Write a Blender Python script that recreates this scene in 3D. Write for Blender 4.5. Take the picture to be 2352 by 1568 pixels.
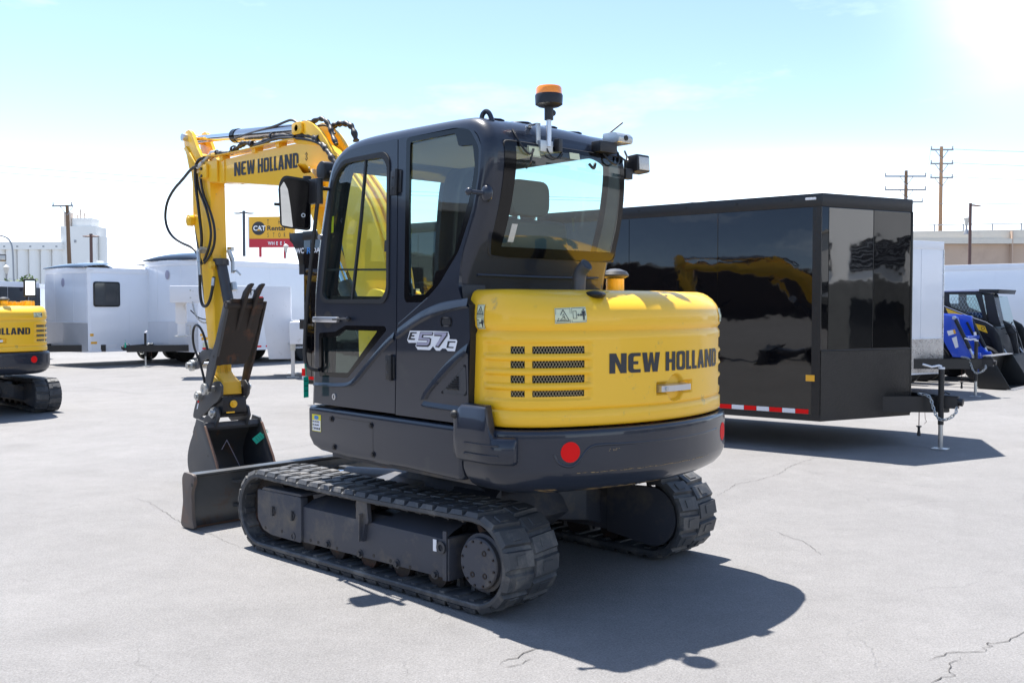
import bpy, math, random
from mathutils import Vector, Matrix
from mathutils.geometry import tessellate_polygon
random.seed(7)
R = math.radians
scene = bpy.context.scene
col = scene.collection
for o in list(bpy.data.objects): bpy.data.objects.remove(o)

# ------------------------------------------------------------ camera
cam = bpy.data.objects.new('camera', bpy.data.cameras.new('camera'))
col.objects.link(cam)
cam.location = (0, 0, 1.6)
cam.rotation_euler = (R(90) - math.atan(77 / 2280), 0, 0)
cam.data.sensor_width = 36; cam.data.lens = 36 * 2280 / 2352
cam.data.clip_start = .05; cam.data.clip_end = 3000
scene.camera = cam

# ------------------------------------------------------------ sky, sun, exposure
SUN_AZ, SUN_EL = 322.0, 68.6          # clockwise from +Y, above the horizon
w = bpy.data.worlds.new('World'); scene.world = w; w.use_nodes = True
N = w.node_tree.nodes; L = w.node_tree.links; N.clear()
sky = N.new('ShaderNodeTexSky'); sky.sky_type = 'NISHITA'; sky.sun_disc = False
sky.sun_elevation = R(SUN_EL); sky.sun_rotation = R(SUN_AZ)
sky.air_density = 1.0; sky.dust_density = .6; sky.ozone_density = 1.6; sky.altitude = 1300
tc = N.new('ShaderNodeTexCoord')
def vmath(op, a, b=None):
    n = N.new('ShaderNodeVectorMath'); n.operation = op; L.new(a, n.inputs[0])
    if b is not None: n.inputs[1].default_value = b
    return n
def smath(op, a, b=None, clamp=False):
    n = N.new('ShaderNodeMath'); n.operation = op; n.use_clamp = clamp
    for i, v in enumerate((a, b)):
        if v is None: continue
        if isinstance(v, (int, float)): n.inputs[i].default_value = v
        else: L.new(v, n.inputs[i])
    return n.outputs[0]
mp = N.new('ShaderNodeMapping'); mp.inputs['Scale'].default_value = (1, 1, 3.2); L.new(tc.outputs['Generated'], mp.inputs[0])
nz = N.new('ShaderNodeTexNoise'); nz.inputs['Scale'].default_value = 2.6; nz.inputs['Detail'].default_value = 9; nz.inputs['Roughness'].default_value = .58
L.new(mp.outputs[0], nz.inputs['Vector'])
sep = N.new('ShaderNodeSeparateXYZ'); L.new(tc.outputs['Generated'], sep.inputs[0])
def blob(px, py, sx, sy):
    """a soft cloud bank round one direction of the sky"""
    dx = smath('DIVIDE', smath('SUBTRACT', smath('DIVIDE', sep.outputs[0], sep.outputs[1]), px), sx)
    dz = smath('DIVIDE', smath('SUBTRACT', smath('DIVIDE', sep.outputs[2], sep.outputs[1]), py), sy)
    d = smath('ADD', smath('POWER', smath('ABSOLUTE', dx), 2.0), smath('POWER', smath('ABSOLUTE', dz), 2.0))
    g = smath('POWER', 2.7183, smath('MULTIPLY', d, -1.0))
    return smath('MULTIPLY', g, smath('GREATER_THAN', sep.outputs[1], .05))
mask = smath('MULTIPLY', smath('SUBTRACT', nz.outputs[0], .56), 1.3, True)
for b in ((.51, .31, .085, .085), (.26, .115, .12, .03), (-.40, .06, .22, .04), (.40, .08, .15, .05)):
    mask = smath('ADD', mask, smath('MULTIPLY', smath('MULTIPLY', blob(*b), smath('MULTIPLY', nz.outputs[0], 1.7)), .42))
hz = smath('SUBTRACT', 1.0, smath('MULTIPLY', smath('ABSOLUTE', sep.outputs[2]), 3.0), True)
mask = smath('ADD', smath('ADD', smath('MULTIPLY', mask, 1.5, True), .03), smath('MULTIPLY', smath('POWER', hz, 4.5), .95), True)
mix = N.new('ShaderNodeMix'); mix.data_type = 'RGBA'; L.new(mask, mix.inputs[0]); L.new(sky.outputs[0], mix.inputs[6])
mix.inputs[7].default_value = (8.6, 9.6, 10.6, 1)
bg = N.new('ShaderNodeBackground'); bg.inputs[1].default_value = .115; L.new(mix.outputs[2], bg.inputs[0])
out = N.new('ShaderNodeOutputWorld'); L.new(bg.outputs[0], out.inputs[0])

sd = bpy.data.lights.new('sun', 'SUN'); sd.energy = 4.95; sd.angle = R(.53); sd.color = (1, .955, .89)
sun = bpy.data.objects.new('sun', sd); col.objects.link(sun)
sv = Vector((math.sin(R(SUN_AZ)) * math.cos(R(SUN_EL)), math.cos(R(SUN_AZ)) * math.cos(R(SUN_EL)), math.sin(R(SUN_EL))))
sun.rotation_euler = sv.to_track_quat('Z', 'Y').to_euler(); sun.location = sv * 40

vs = scene.view_settings; vs.view_transform = 'Standard'; vs.look = 'None'; vs.exposure = 1.15; vs.gamma = 1; vs.use_curve_mapping = False

# ------------------------------------------------------------ materials
MATS = {}
def mat(name, c, rough=.5, metal=0, coat=0, var=.08, vscale=3, bump=0, bscale=60, dirt=None, damt=.35, dscale=5, stretch=None, emit=None, spec=.5, ior=None):
    m = bpy.data.materials.new(name); m.use_nodes = True; nt = m.node_tree; n = nt.nodes; l = nt.links
    b = n['Principled BSDF']; tcx = n.new('ShaderNodeTexCoord'); vec = tcx.outputs['Object']
    if stretch:
        mpx = n.new('ShaderNodeMapping'); mpx.inputs['Scale'].default_value = stretch; l.new(vec, mpx.inputs[0]); vec = mpx.outputs[0]
    nz = n.new('ShaderNodeTexNoise'); nz.inputs['Scale'].default_value = vscale; nz.inputs['Detail'].default_value = 6; nz.inputs['Roughness'].default_value = .6
    l.new(vec, nz.inputs['Vector'])
    mx = n.new('ShaderNodeMix'); mx.data_type = 'RGBA'; l.new(nz.outputs[0], mx.inputs[0])
    mx.inputs[6].default_value = (*[x * (1 - var) for x in c], 1); mx.inputs[7].default_value = (*[min(1, x * (1 + var)) for x in c], 1)
    outc = mx.outputs[2]
    rr = n.new('ShaderNodeMapRange'); l.new(nz.outputs[0], rr.inputs[0]); rr.inputs[3].default_value = max(0, rough * .82); rr.inputs[4].default_value = min(1, rough * 1.18)
    l.new(rr.outputs[0], b.inputs['Roughness'])
    if dirt:
        n2 = n.new('ShaderNodeTexNoise'); n2.inputs['Scale'].default_value = dscale; n2.inputs['Detail'].default_value = 10; n2.inputs['Roughness'].default_value = .68
        l.new(vec, n2.inputs['Vector'])
        cr = n.new('ShaderNodeMapRange'); cr.inputs[1].default_value = .62 - damt * .3; cr.inputs[2].default_value = .72; l.new(n2.outputs[0], cr.inputs[0])
        m2 = n.new('ShaderNodeMix'); m2.data_type = 'RGBA'; l.new(cr.outputs[0], m2.inputs[0]); l.new(outc, m2.inputs[6]); m2.inputs[7].default_value = (*dirt, 1)
        outc = m2.outputs[2]
    l.new(outc, b.inputs['Base Color'])
    b.inputs['Metallic'].default_value = metal; b.inputs['Coat Weight'].default_value = coat; b.inputs['Coat Roughness'].default_value = .04
    b.inputs['Specular IOR Level'].default_value = spec
    if bump:
        n3 = n.new('ShaderNodeTexNoise'); n3.inputs['Scale'].default_value = bscale; n3.inputs['Detail'].default_value = 4; l.new(vec, n3.inputs['Vector'])
        bp = n.new('ShaderNodeBump'); bp.inputs['Strength'].default_value = 1; bp.inputs['Distance'].default_value = bump; l.new(n3.outputs[0], bp.inputs['Height'])
        l.new(bp.outputs[0], b.inputs['Normal'])
        if coat: l.new(bp.outputs[0], b.inputs['Coat Normal'])
    if emit:
        b.inputs['Emission Color'].default_value = (*emit[:3], 1); b.inputs['Emission Strength'].default_value = emit[3]
    MATS[name] = m; return m
def glassmat(name, tint, refl=.06, dust=0.0):
    m = bpy.data.materials.new(name); m.use_nodes = True; n = m.node_tree.nodes; l = m.node_tree.links; n.clear()
    t = n.new('ShaderNodeBsdfTransparent'); t.inputs[0].default_value = (*tint, 1)
    g = n.new('ShaderNodeBsdfGlossy'); g.inputs['Roughness'].default_value = .01
    lw = n.new('ShaderNodeLayerWeight'); lw.inputs[0].default_value = .5
    pw = n.new('ShaderNodeMath'); pw.operation = 'POWER'; l.new(lw.outputs['Facing'], pw.inputs[0]); pw.inputs[1].default_value = 5
    f = n.new('ShaderNodeMath'); f.operation = 'MULTIPLY_ADD'; l.new(pw.outputs[0], f.inputs[0]); f.inputs[1].default_value = .9; f.inputs[2].default_value = refl
    tcx = n.new('ShaderNodeTexCoord'); nz = n.new('ShaderNodeTexNoise'); nz.inputs['Scale'].default_value = 4; l.new(tcx.outputs['Object'], nz.inputs['Vector'])
    d = n.new('ShaderNodeBsdfDiffuse'); d.inputs[0].default_value = (.42, .52, .46, 1)
    m1 = n.new('ShaderNodeMixShader'); l.new(f.outputs[0], m1.inputs[0]); l.new(t.outputs[0], m1.inputs[1]); l.new(g.outputs[0], m1.inputs[2])
    m2 = n.new('ShaderNodeMixShader'); dm = n.new('ShaderNodeMath'); dm.operation = 'MULTIPLY'; dm.inputs[1].default_value = dust; l.new(nz.outputs[0], dm.inputs[0])
    l.new(dm.outputs[0], m2.inputs[0]); l.new(m1.outputs[0], m2.inputs[1]); l.new(d.outputs[0], m2.inputs[2])
    o = n.new('ShaderNodeOutputMaterial'); l.new(m2.outputs[0], o.inputs[0]); MATS[name] = m; return m

mat('yellow', (.96, .535, .018), .42, coat=.3, var=.05, vscale=1.5, dirt=(.55, .36, .08), damt=.02, dscale=9)
mat('yellow_worn', (.78, .45, .02), .5, coat=.15, var=.1, vscale=3, dirt=(.18, .12, .05), damt=.14, dscale=7)
mat('charcoal', (.019, .024, .037), .34, coat=.6, var=.14, vscale=2.5, dirt=(.036, .040, .047), damt=.10, dscale=3, spec=.2)
mat('charcoal_dull', (.040, .042, .048), .52, coat=.1, var=.18, vscale=4, dirt=(.11, .095, .08), damt=.3, dscale=4)
mat('frame_dusty', (.052, .056, .070), .55, var=.16, vscale=5, dirt=(.14, .12, .095), damt=.40, dscale=3.5, bump=.0008, bscale=40)
mat('black_plastic', (.014, .014, .016), .45, var=.15)
mat('black_gloss', (.004, .004, .005), .10, var=.1, spec=.35)
mat('rubber', (.016, .016, .017), .6, var=.2, vscale=8, bump=.0006, bscale=90)
mat('track_rubber', (.052, .055, .060), .58, var=.3, vscale=6, dirt=(.20, .185, .165), damt=.42, dscale=5, bump=.001, bscale=55)
mat('hose', (.012, .012, .013), .42, var=.2, vscale=15)
mat('hose_wrap', (.014, .013, .014), .5, var=.3, vscale=20, bump=.006, bscale=28)
mat('chrome', (.75, .75, .77), .09, metal=1, var=.03)
mat('cylinder_steel', (.55, .52, .50), .16, metal=1, var=.05)
mat('silver', (.62, .63, .66), .3, metal=.85, var=.05)
mat('zinc', (.55, .56, .55), .4, metal=.9, var=.12, vscale=20)
mat('rust_steel', (.030, .023, .020), .62, metal=.2, var=.35, vscale=6, dirt=(.11, .045, .024), damt=.30, dscale=7, bump=.0025, bscale=18)
mat('worn_edge', (.17, .10, .07), .55, metal=.3, var=.3, vscale=14)
mat('exhaust_grey', (.10, .10, .11), .45, metal=.2, var=.2, vscale=12, dirt=(.16, .11, .08), damt=.2)
mat('plate_rusty', (.12, .10, .09), .5, metal=.2, var=.2, vscale=5, dirt=(.20, .085, .045), damt=.35, dscale=6)
mat('pale_paint', (.80, .80, .82), .35, var=.05, dirt=(.55, .54, .52), damt=.1)
mat('arm_grey', (.058, .060, .064), .5, var=.15, vscale=5, dirt=(.12, .07, .045), damt=.08, dscale=9)
mat('blade_steel', (.09, .095, .10), .38, metal=.55, var=.25, vscale=6, dirt=(.09, .05, .03), damt=.22, dscale=3)
mat('decal_black', (.022, .024, .03), .45, var=.05)
mat('decal_cream', (.70, .72, .48), .45, var=.03)
mat('decal_white', (.80, .80, .82), .4, var=.03)
mat('decal_grey', (.38, .36, .46), .35, var=.03)
mat('decal_yellow', (.78, .68, .02), .4, var=.03)
mat('decal_blue', (.05, .22, .55), .4, var=.03)
mat('reflector_red', (.80, .012, .012), .5, var=.05, spec=.1)
mat('reflector_white', (.75, .76, .8), .35, var=.05)
mat('amber', (.95, .27, .008), .12, coat=.8, var=.1, vscale=60, emit=(.9, .25, .01, .05))
mat('amber_flat', (.85, .42, .03), .35, var=.05)
mat('lamp_glass', (.55, .54, .50), .15, coat=1, var=.3, vscale=120)
mat('tag_green', (.0, .42, .27), .5, var=.05)
mat('seat_cloth', (.075, .085, .085), .85, var=.2, vscale=40)
mat('interior', (.022, .024, .026), .65, var=.2)
mat('headliner', (.20, .20, .18), .8, var=.1)
mat('mirror_glass', (.75, .78, .78), .02, metal=1, var=.02)
mat('mesh_tan', (.50, .42, .26), .4, metal=.3, var=.1)
mat('black_hole', (.006, .006, .006), .8, var=.3)
mat('scuff', (.36, .25, .12), .7, var=.3, vscale=30)
glassmat('cab_glass', (.80, .96, .92), .10, .02)
glassmat('amber_glass', (1, .45, .05))

# ------------------------------------------------------------ geometry helpers
class G:
    def __init__(s): s.v = []; s.f = []
    def add(s, vs, fs):
        b = len(s.v); s.v += [tuple(v) for v in vs]; s.f += [tuple(i + b for i in f) for f in fs]; return s
    def box(s, a, b, rz=0, ry=0, rx=0, piv=None):
        x0, y0, z0 = a; x1, y1, z1 = b
        vs = [Vector((x, y, z)) for x in (x0, x1) for y in (y0, y1) for z in (z0, z1)]
        if rz or ry or rx:
            c = Vector(piv) if piv else Vector(((x0 + x1) / 2, (y0 + y1) / 2, (z0 + z1) / 2))
            M = Matrix.Rotation(R(rz), 3, 'Z') @ Matrix.Rotation(R(ry), 3, 'Y') @ Matrix.Rotation(R(rx), 3, 'X')
            vs = [M @ (v - c) + c for v in vs]
        return s.add(vs, [(0, 1, 3, 2), (4, 6, 7, 5), (0, 4, 5, 1), (2, 3, 7, 6), (0, 2, 6, 4), (1, 5, 7, 3)])
    def prism(s, pts, a0, a1, pl='y', holes=(), fn=None):
        mk = {'y': lambda u, v, a: (u, a, v), 'x': lambda u, v, a: (a, u, v), 'z': lambda u, v, a: (u, v, a)}[pl]
        loops = [list(pts)] + [list(h) for h in holes]
        tri = tessellate_polygon([[Vector((p[0], p[1], 0)) for p in lp] for lp in loops])
        flat = [p for lp in loops for p in lp]; n = len(flat)
        vs = [mk(p[0], p[1], a0) for p in flat] + [mk(p[0], p[1], a1) for p in flat]
        fs = [tuple(t) for t in tri] + [tuple(i + n for i in t[::-1]) for t in tri]
        k = 0
        for lp in loops:
            m = len(lp)
            for i in range(m): j = (i + 1) % m; fs.append((k + i, k + j, n + k + j, n + k + i))
            k += m
        if fn: vs = [fn(*v) for v in vs]
        return s.add(vs, fs)
    def sheet(s, pts, fn, holes=()):
        loops = [list(pts)] + [list(h) for h in holes]
        tri = tessellate_polygon([[Vector((p[0], p[1], 0)) for p in lp] for lp in loops])
        return s.add([fn(p[0], p[1]) for lp in loops for p in lp], [tuple(t) for t in tri])
    def cyl(s, p0, p1, r0, r1=None, n=20, cap=True):
        r1 = r0 if r1 is None else r1; p0 = Vector(p0); p1 = Vector(p1); d = (p1 - p0).normalized()
        a = d.orthogonal().normalized(); b = d.cross(a); vs = []
        for p, r in ((p0, r0), (p1, r1)):
            for i in range(n):
                t = 2 * math.pi * i / n; vs.append(p + (a * math.cos(t) + b * math.sin(t)) * r)
        fs = [(i, (i + 1) % n, n + (i + 1) % n, n + i) for i in range(n)]
        if cap: fs += [tuple(range(n))[::-1], tuple(range(n, 2 * n))]
        return s.add(vs, fs)
    def ring(s, p0, p1, ro, ri, n=24):
        p0 = Vector(p0); p1 = Vector(p1); d = (p1 - p0).normalized(); a = d.orthogonal().normalized(); b = d.cross(a); vs = []
        for p, r in ((p0, ro), (p1, ro), (p1, ri), (p0, ri)):
            for i in range(n):
                t = 2 * math.pi * i / n; vs.append(p + (a * math.cos(t) + b * math.sin(t)) * r)
        fs = []
        for k in range(4):
            for i in range(n): j = (i + 1) % n; q = (k + 1) % 4; fs.append((k * n + i, k * n + j, q * n + j, q * n + i))
        return s.add(vs, fs)
    def tube(s, pts, r, n=8, closed=False, smooth=0):
        P = [Vector(p) for p in pts]
        for _ in range(smooth):
            Q = [P[0]] if not closed else []
            rng = range(len(P) - 1) if not closed else range(len(P))
            for i in rng:
                a, b = P[i], P[(i + 1) % len(P)]; Q += [a.lerp(b, .25), a.lerp(b, .75)]
            if not closed: Q.append(P[-1])
            P = Q
        m = len(P); vs = []; up = None
        for i in range(m):
            d = (P[(i + 1) % m] - P[i - 1]) if closed else (P[min(i + 1, m - 1)] - P[max(i - 1, 0)])
            d.normalize()
            if up is None: up = d.orthogonal().normalized()
            up = (up - d * up.dot(d)); up = up.normalized() if up.length > 1e-6 else d.orthogonal().normalized()
            b = d.cross(up); rr = r(i / (m - 1)) if callable(r) else r
            for k in range(n):
                t = 2 * math.pi * k / n; vs.append(P[i] + (up * math.cos(t) + b * math.sin(t)) * rr)
        fs = []
        for i in range(m if closed else m - 1):
            j = (i + 1) % m
            for k in range(n): q = (k + 1) % n; fs.append((i * n + k, i * n + q, j * n + q, j * n + k))
        if not closed: fs += [tuple(range(n))[::-1], tuple(range((m - 1) * n, m * n))]
        return s.add(vs, fs)
    def lathe(s, prof, c=(0, 0, 0), axis='z', n=28):
        vs = []; m = len(prof)
        for (r, h) in prof:
            for i in range(n):
                t = 2 * math.pi * i / n; a, b = r * math.cos(t), r * math.sin(t)
                p = {'z': (a, b, h), 'y': (a, h, b), 'x': (h, a, b)}[axis]
                vs.append((p[0] + c[0], p[1] + c[1], p[2] + c[2]))
        fs = [(k * n + i, k * n + (i + 1) % n, (k + 1) * n + (i + 1) % n, (k + 1) * n + i) for k in range(m - 1) for i in range(n)]
        if prof[0][0] > 1e-4: fs.append(tuple(range(n))[::-1])
        if prof[-1][0] > 1e-4: fs.append(tuple(range((m - 1) * n, m * n)))
        return s.add(vs, fs)
    def loft(s, rows, closed=False):
        m = len(rows[0]); vs = [p for r_ in rows for p in r_]; fs = []
        for i in range(len(rows) - 1):
            for k in range(m if closed else m - 1):
                q = (k + 1) % m; fs.append((i * m + k, i * m + q, (i + 1) * m + q, (i + 1) * m + k))
        return s.add(vs, fs)
    def ell(s, c, rx, ry, rz, n=14, m=8, rot=0):
        prof = [(max(1e-5, math.cos(-math.pi / 2 + math.pi * i / m)), math.sin(-math.pi / 2 + math.pi * i / m)) for i in range(m + 1)]
        g = G().lathe(prof, n=n); cr, sr = math.cos(R(rot)), math.sin(R(rot))
        return s.add([(c[0] + v[0] * rx * cr - v[1] * ry * sr, c[1] + v[0] * rx * sr + v[1] * ry * cr, c[2] + v[2] * rz) for v in g.v], g.f)
    def map(s, fn): s.v = [tuple(fn(*v)) for v in s.v]; return s
    def build(s, name, m, parent=None, smooth=32, bevel=0, seg=2, rz=0):
        me = bpy.data.meshes.new(name); me.from_pydata(s.v, [], s.f)
        import bmesh
        bm = bmesh.new(); bm.from_mesh(me); bmesh.ops.remove_doubles(bm, verts=bm.verts, dist=1e-5)
        bmesh.ops.recalc_face_normals(bm, faces=bm.faces)
        if bevel:
            bmesh.ops.dissolve_limit(bm, angle_limit=R(.5), verts=bm.verts, edges=bm.edges)
            es = [e for e in bm.edges if len(e.link_faces) == 2 and e.calc_face_angle(0) > R(28)]
            try: bmesh.ops.bevel(bm, geom=es, offset=bevel, segments=seg, profile=.6, affect='EDGES', clamp_overlap=True)
            except Exception: pass
        bm.to_mesh(me); bm.free()
        me.shade_smooth(); me.set_sharp_from_angle(angle=R(smooth))
        o = bpy.data.objects.new(name, me); col.objects.link(o)
        me.materials.append(MATS[m] if isinstance(m, str) else m)
        if parent: o.parent = parent
        if rz: o.rotation_euler.z = rz
        return o
def builds(g, name, m, parent=None, **k):
    """build every separate piece of g as an object of its own"""
    par = list(range(len(g.v)))
    def find(a):
        while par[a] != a: par[a] = par[par[a]]; a = par[a]
        return a
    for f in g.f:
        for i in f[1:]: par[find(i)] = find(f[0])
    comps = {}
    for i in range(len(g.v)): comps.setdefault(find(i), []).append(i)
    comps = list(comps.values())
    def bb(c): return [(min(g.v[i][a] for i in c) - .0005, max(g.v[i][a] for i in c) + .0005) for a in range(3)]
    merged = True
    while merged:
        merged = False
        for i in range(len(comps)):
            for j in range(i + 1, len(comps)):
                A, B = bb(comps[i]), bb(comps[j])
                if all(A[a][0] < B[a][1] and B[a][0] < A[a][1] for a in range(3)):
                    comps[i] = comps[i] + comps[j]; del comps[j]; merged = True; break
            if merged: break
    for c in comps:
        ix = {v: k_ for k_, v in enumerate(c)}
        q = G(); q.v = [g.v[i] for i in c]; q.f = [tuple(ix[i] for i in f) for f in g.f if f[0] in ix]
        o = q.build(name, m, parent, **k)
    return o
def rpoly(pts, r, n=4):
    """round the corners of a polygon"""
    out = []; m = len(pts)
    for i in range(m):
        p0, p, p1 = Vector(pts[i - 1]).to_2d(), Vector(pts[i]).to_2d(), Vector(pts[(i + 1) % m]).to_2d()
        a, b = p0 - p, p1 - p; k = min(r, a.length * .45, b.length * .45)
        A, B = p + a.normalized() * k, p + b.normalized() * k
        for j in range(n + 1):
            t = j / n; q = A * (1 - t) ** 2 + p * 2 * t * (1 - t) + B * t * t; out.append((q.x, q.y))
    return out
def circ(cx, cy, r, n=20): return [(cx + r * math.cos(2 * math.pi * i / n), cy + r * math.sin(2 * math.pi * i / n)) for i in range(n)]
def rect(x0, z0, x1, z1): return [(x0, z0), (x1, z0), (x1, z1), (x0, z1)]
def tag(o, label=None, cat=None, group=None, kind=None):
    for k, v in (('label', label), ('category', cat), ('group', group), ('kind', kind)):
        if v: o[k] = v
    return o
def empty(name, loc, rz=0, label=None, cat=None, group=None):
    o = bpy.data.objects.new(name, None); col.objects.link(o); o.location = loc; o.rotation_euler.z = rz; o.empty_display_size = .2
    return tag(o, label, cat, group)

# lettering: a bold condensed alphabet and the built-in one
def _o(w, rx=.17, t=.19):
    O = rpoly(rect(0, 0, w, 1), rx, 5); I = rpoly(rect(t, .17, w - t, .83), .07, 3); return (O, [I])
FONT = {
 'N': (.72, [([(0, 0), (0, 1), (.27, 1), (.48, .42), (.48, 1), (.72, 1), (.72, 0), (.46, 0), (.24, .58), (.24, 0)], [])]),
 'E': (.56, [([(.14, 0), (.56, 0), (.56, .17), (.28, .17), (.23, .22), (.23, .42), (.45, .42), (.45, .58), (.23, .58), (.23, .78), (.28, .83), (.56, .83), (.56, 1), (.14, 1), (.05, .95), (0, .85), (0, .15), (.05, .05)], [])]),
 'W': (.88, [([(0, 1), (.23, 1), (.29, .40), (.37, 1), (.51, 1), (.59, .40), (.65, 1), (.88, 1), (.76, 0), (.51, 0), (.44, .5), (.37, 0), (.12, 0)], [])]),
 'H': (.56, [([(0, 0), (0, 1), (.2, 1), (.2, .61), (.36, .61), (.36, 1), (.56, 1), (.56, 0), (.36, 0), (.36, .43), (.2, .43), (.2, 0)], [])]),
 'O': (.56, [_o(.56)]),
 'L': (.36, [([(0, 0), (0, 1), (.2, 1), (.2, .17), (.36, .17), (.36, 0)], [])]),
 'A': (.58, [([(0, 0), (.17, 1), (.41, 1), (.58, 0), (.37, 0), (.35, .2), (.23, .2), (.21, 0)], [[(.255, .37), (.29, .76), (.325, .37)]])]),
 'D': (.55, [([(0, 0), (0, 1), (.34, 1), (.46, .96), (.53, .87), (.55, .76), (.55, .24), (.53, .13), (.46, .04), (.34, 0)], [rpoly(rect(.2, .17, .35, .83), .05, 3)])]),
}
def lettering(txt, width, fn, gap=.07, space=.24):
    g = G(); x = 0; W = sum((FONT[c][0] + gap) if c != ' ' else space for c in txt) - gap; k = width / W
    for c in txt:
        if c == ' ': x += space; continue
        for O, Hs in FONT[c][1]: g.sheet([(p[0] * k + x * k, p[1]) for p in O], fn, [[(p[0] * k + x * k, p[1]) for p in h] for h in Hs])
        x += FONT[c][0] + gap
    return g
def textg(txt, size, fn, bold=0, sx=1.0, align='LEFT'):
    cu = bpy.data.curves.new('lettering', 'FONT'); cu.body = txt; cu.size = size; cu.offset = bold; cu.align_x = align; cu.resolution_u = 3
    o = bpy.data.objects.new('lettering', cu); col.objects.link(o)
    dg = bpy.context.evaluated_depsgraph_get(); dg.update(); me = o.evaluated_get(dg).to_mesh()
    g = G(); g.add([fn(v.co.x * sx, v.co.y) for v in me.vertices], [tuple(p.vertices) for p in me.polygons])
    o.evaluated_get(dg).to_mesh_clear(); bpy.data.objects.remove(o); bpy.data.curves.remove(cu); return g
def lines(segs, wd, fn):
    """thin flat strokes on a surface"""
    g = G()
    for a, b in segs:
        a = Vector(a); b = Vector(b); d = (b - a); d = d.normalized() if d.length else Vector((1, 0)); n = Vector((-d.y, d.x)) * wd / 2
        a = a - d * wd / 2; b = b + d * wd / 2
        g.add([fn(*p) for p in (a + n, b + n, b - n, a - n)], [(0, 1, 2, 3)])
    return g
def poly_lines(pts, wd, fn, closed=True):
    m = len(pts); return lines([(pts[i], pts[(i + 1) % m]) for i in range(m if closed else m - 1)], wd, fn)
# ============================================================ THE EXCAVATOR (local frame: +x forward, +y left, metres)
KT = .055
def wl(x, y, z): return (x, y - KT * max(0, z - 1.7), z)       # the left cab wall leans in above the belt line
def wr(x, y, z): return (x, y + KT * max(0, z - 1.7), z)

def plan(ys, Rr, x0):
    """plan outline of the tail: straight side, rounded corner, arc, and back"""
    C = (-math.sqrt(Rr * Rr - ys * ys), ys); a = R(25); E = (-Rr * math.cos(a), Rr * math.sin(a)); S = (-1.16, ys); P = [(x0, ys)]
    for i in range(13):
        t = i / 12; P.append(tuple((1 - t) ** 2 * S[k] + 2 * t * (1 - t) * C[k] + t * t * E[k] for k in (0, 1)))
    for i in range(1, 50):
        b = a * (1 - i / 25); P.append((-Rr * math.cos(b), Rr * math.sin(b)))
    P += [(x, -y) for x, y in P[:14][::-1]]
    s = [0]
    for i in range(1, len(P)): s.append(s[-1] + math.dist(P[i - 1], P[i]))
    return P, s
def lerpt(T, z):
    if z <= T[0][0]: return T[0][1]
    for (a, x), (b, y) in zip(T, T[1:]):
        if z <= b:
            t = (z - a) / (b - a); t = t * t * (3 - 2 * t) if T is HOODP else t
            return x + (y - x) * t
    return T[-1][1]
def onplan(P, S, s):
    s = max(0, min(S[-1] - 1e-6, s)); lo = 0
    while S[lo + 1] < s: lo += 1
    t = (s - S[lo]) / (S[lo + 1] - S[lo]); a, b = Vector(P[lo]), Vector(P[lo + 1])
    p = a.lerp(b, t)
    def nrm(i):
        i0, i1 = max(0, i - 1), min(len(P) - 1, i + 1); d = Vector(P[i1]) - Vector(P[i0]); return Vector((d.y, -d.x)).normalized()
    n = nrm(lo).lerp(nrm(lo + 1), t).normalized()
    if n.dot(p - Vector((-.6, 0))) < 0: n = -n
    return p, n
HP, HS = plan(.895, 1.59, -.95)
HOODP = [(1.0, .012), (1.015, 0), (1.075, 0), (1.088, .013), (1.101, .005), (1.13, .004), (1.44, .004), (1.465, .005), (1.486, .017), (1.508, .003), (1.55, 0), (1.59, .010), (1.625, .034), (1.652, .066), (1.674, .11), (1.688, .16), (1.696, .24)]
def bump_(x, a, b, e=.014):
    if x <= a - e or x >= b + e: return 0
    t = min((x - a + e) / e, (b + e - x) / e, 1); return t * t * (3 - 2 * t)
RIBS = (1.352, 1.279, 1.204)
HSH = .11                                  # the hood starts this far in front of s = 0
HTOT = HS[-1] - 2 * HSH
LATCH = (1.252, 1.166)
def hood(s, z, off=0):
    ins = lerpt(HOODP, z)
    if z > 1.56:                                # the shoulder is tight by the cab and fuller towards the tail
        t = max(0, min(1, (min(s, HTOT - s) - .02) / .55)); ins *= .30 + .70 * t * t * (3 - 2 * t)
    for sa, sb, mir in ((.070, .645, 0), (.08, .47, 1)):
        q = HTOT - s if mir else s
        k = bump_(q, sa, sb) * bump_(z, 1.145, 1.418)
        if k:
            rib = max(max(0, 1 - (abs(z - r_) / .020) ** 2) for r_ in RIBS)
            ins += k * (.012 - .016 * rib)
    u, v = s - LATCH[0], z - LATCH[1]
    if abs(u) < .2 and abs(v) < .1 and off >= 0:
        d1 = max(abs(u) - .160, abs(v - .006) - .030); d2 = math.hypot(u / 1.05, v - .004) - .070
        k = max(0, min(1, .5 - min(d1, d2) / .014)); ins += .026 * k * k * (3 - 2 * k) if off < .01 else 0
    p, n = onplan(HP, HS, s + HSH); p = p + n * (off - ins); return (p.x, p.y, z)
CP, CS = plan(.93, 1.62, -1.0)
CWP = [(.64, .22), (.648, .16), (.665, .10), (.69, .055), (.73, .02), (.77, .003), (.785, 0), (.95, 0), (.975, .003), (.985, .012), (.988, .03)]
def cw(s, z, off=0):
    p, n = onplan(CP, CS, s); p = p + n * (off - lerpt(CWP, z)); return (p.x, p.y, z)

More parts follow.
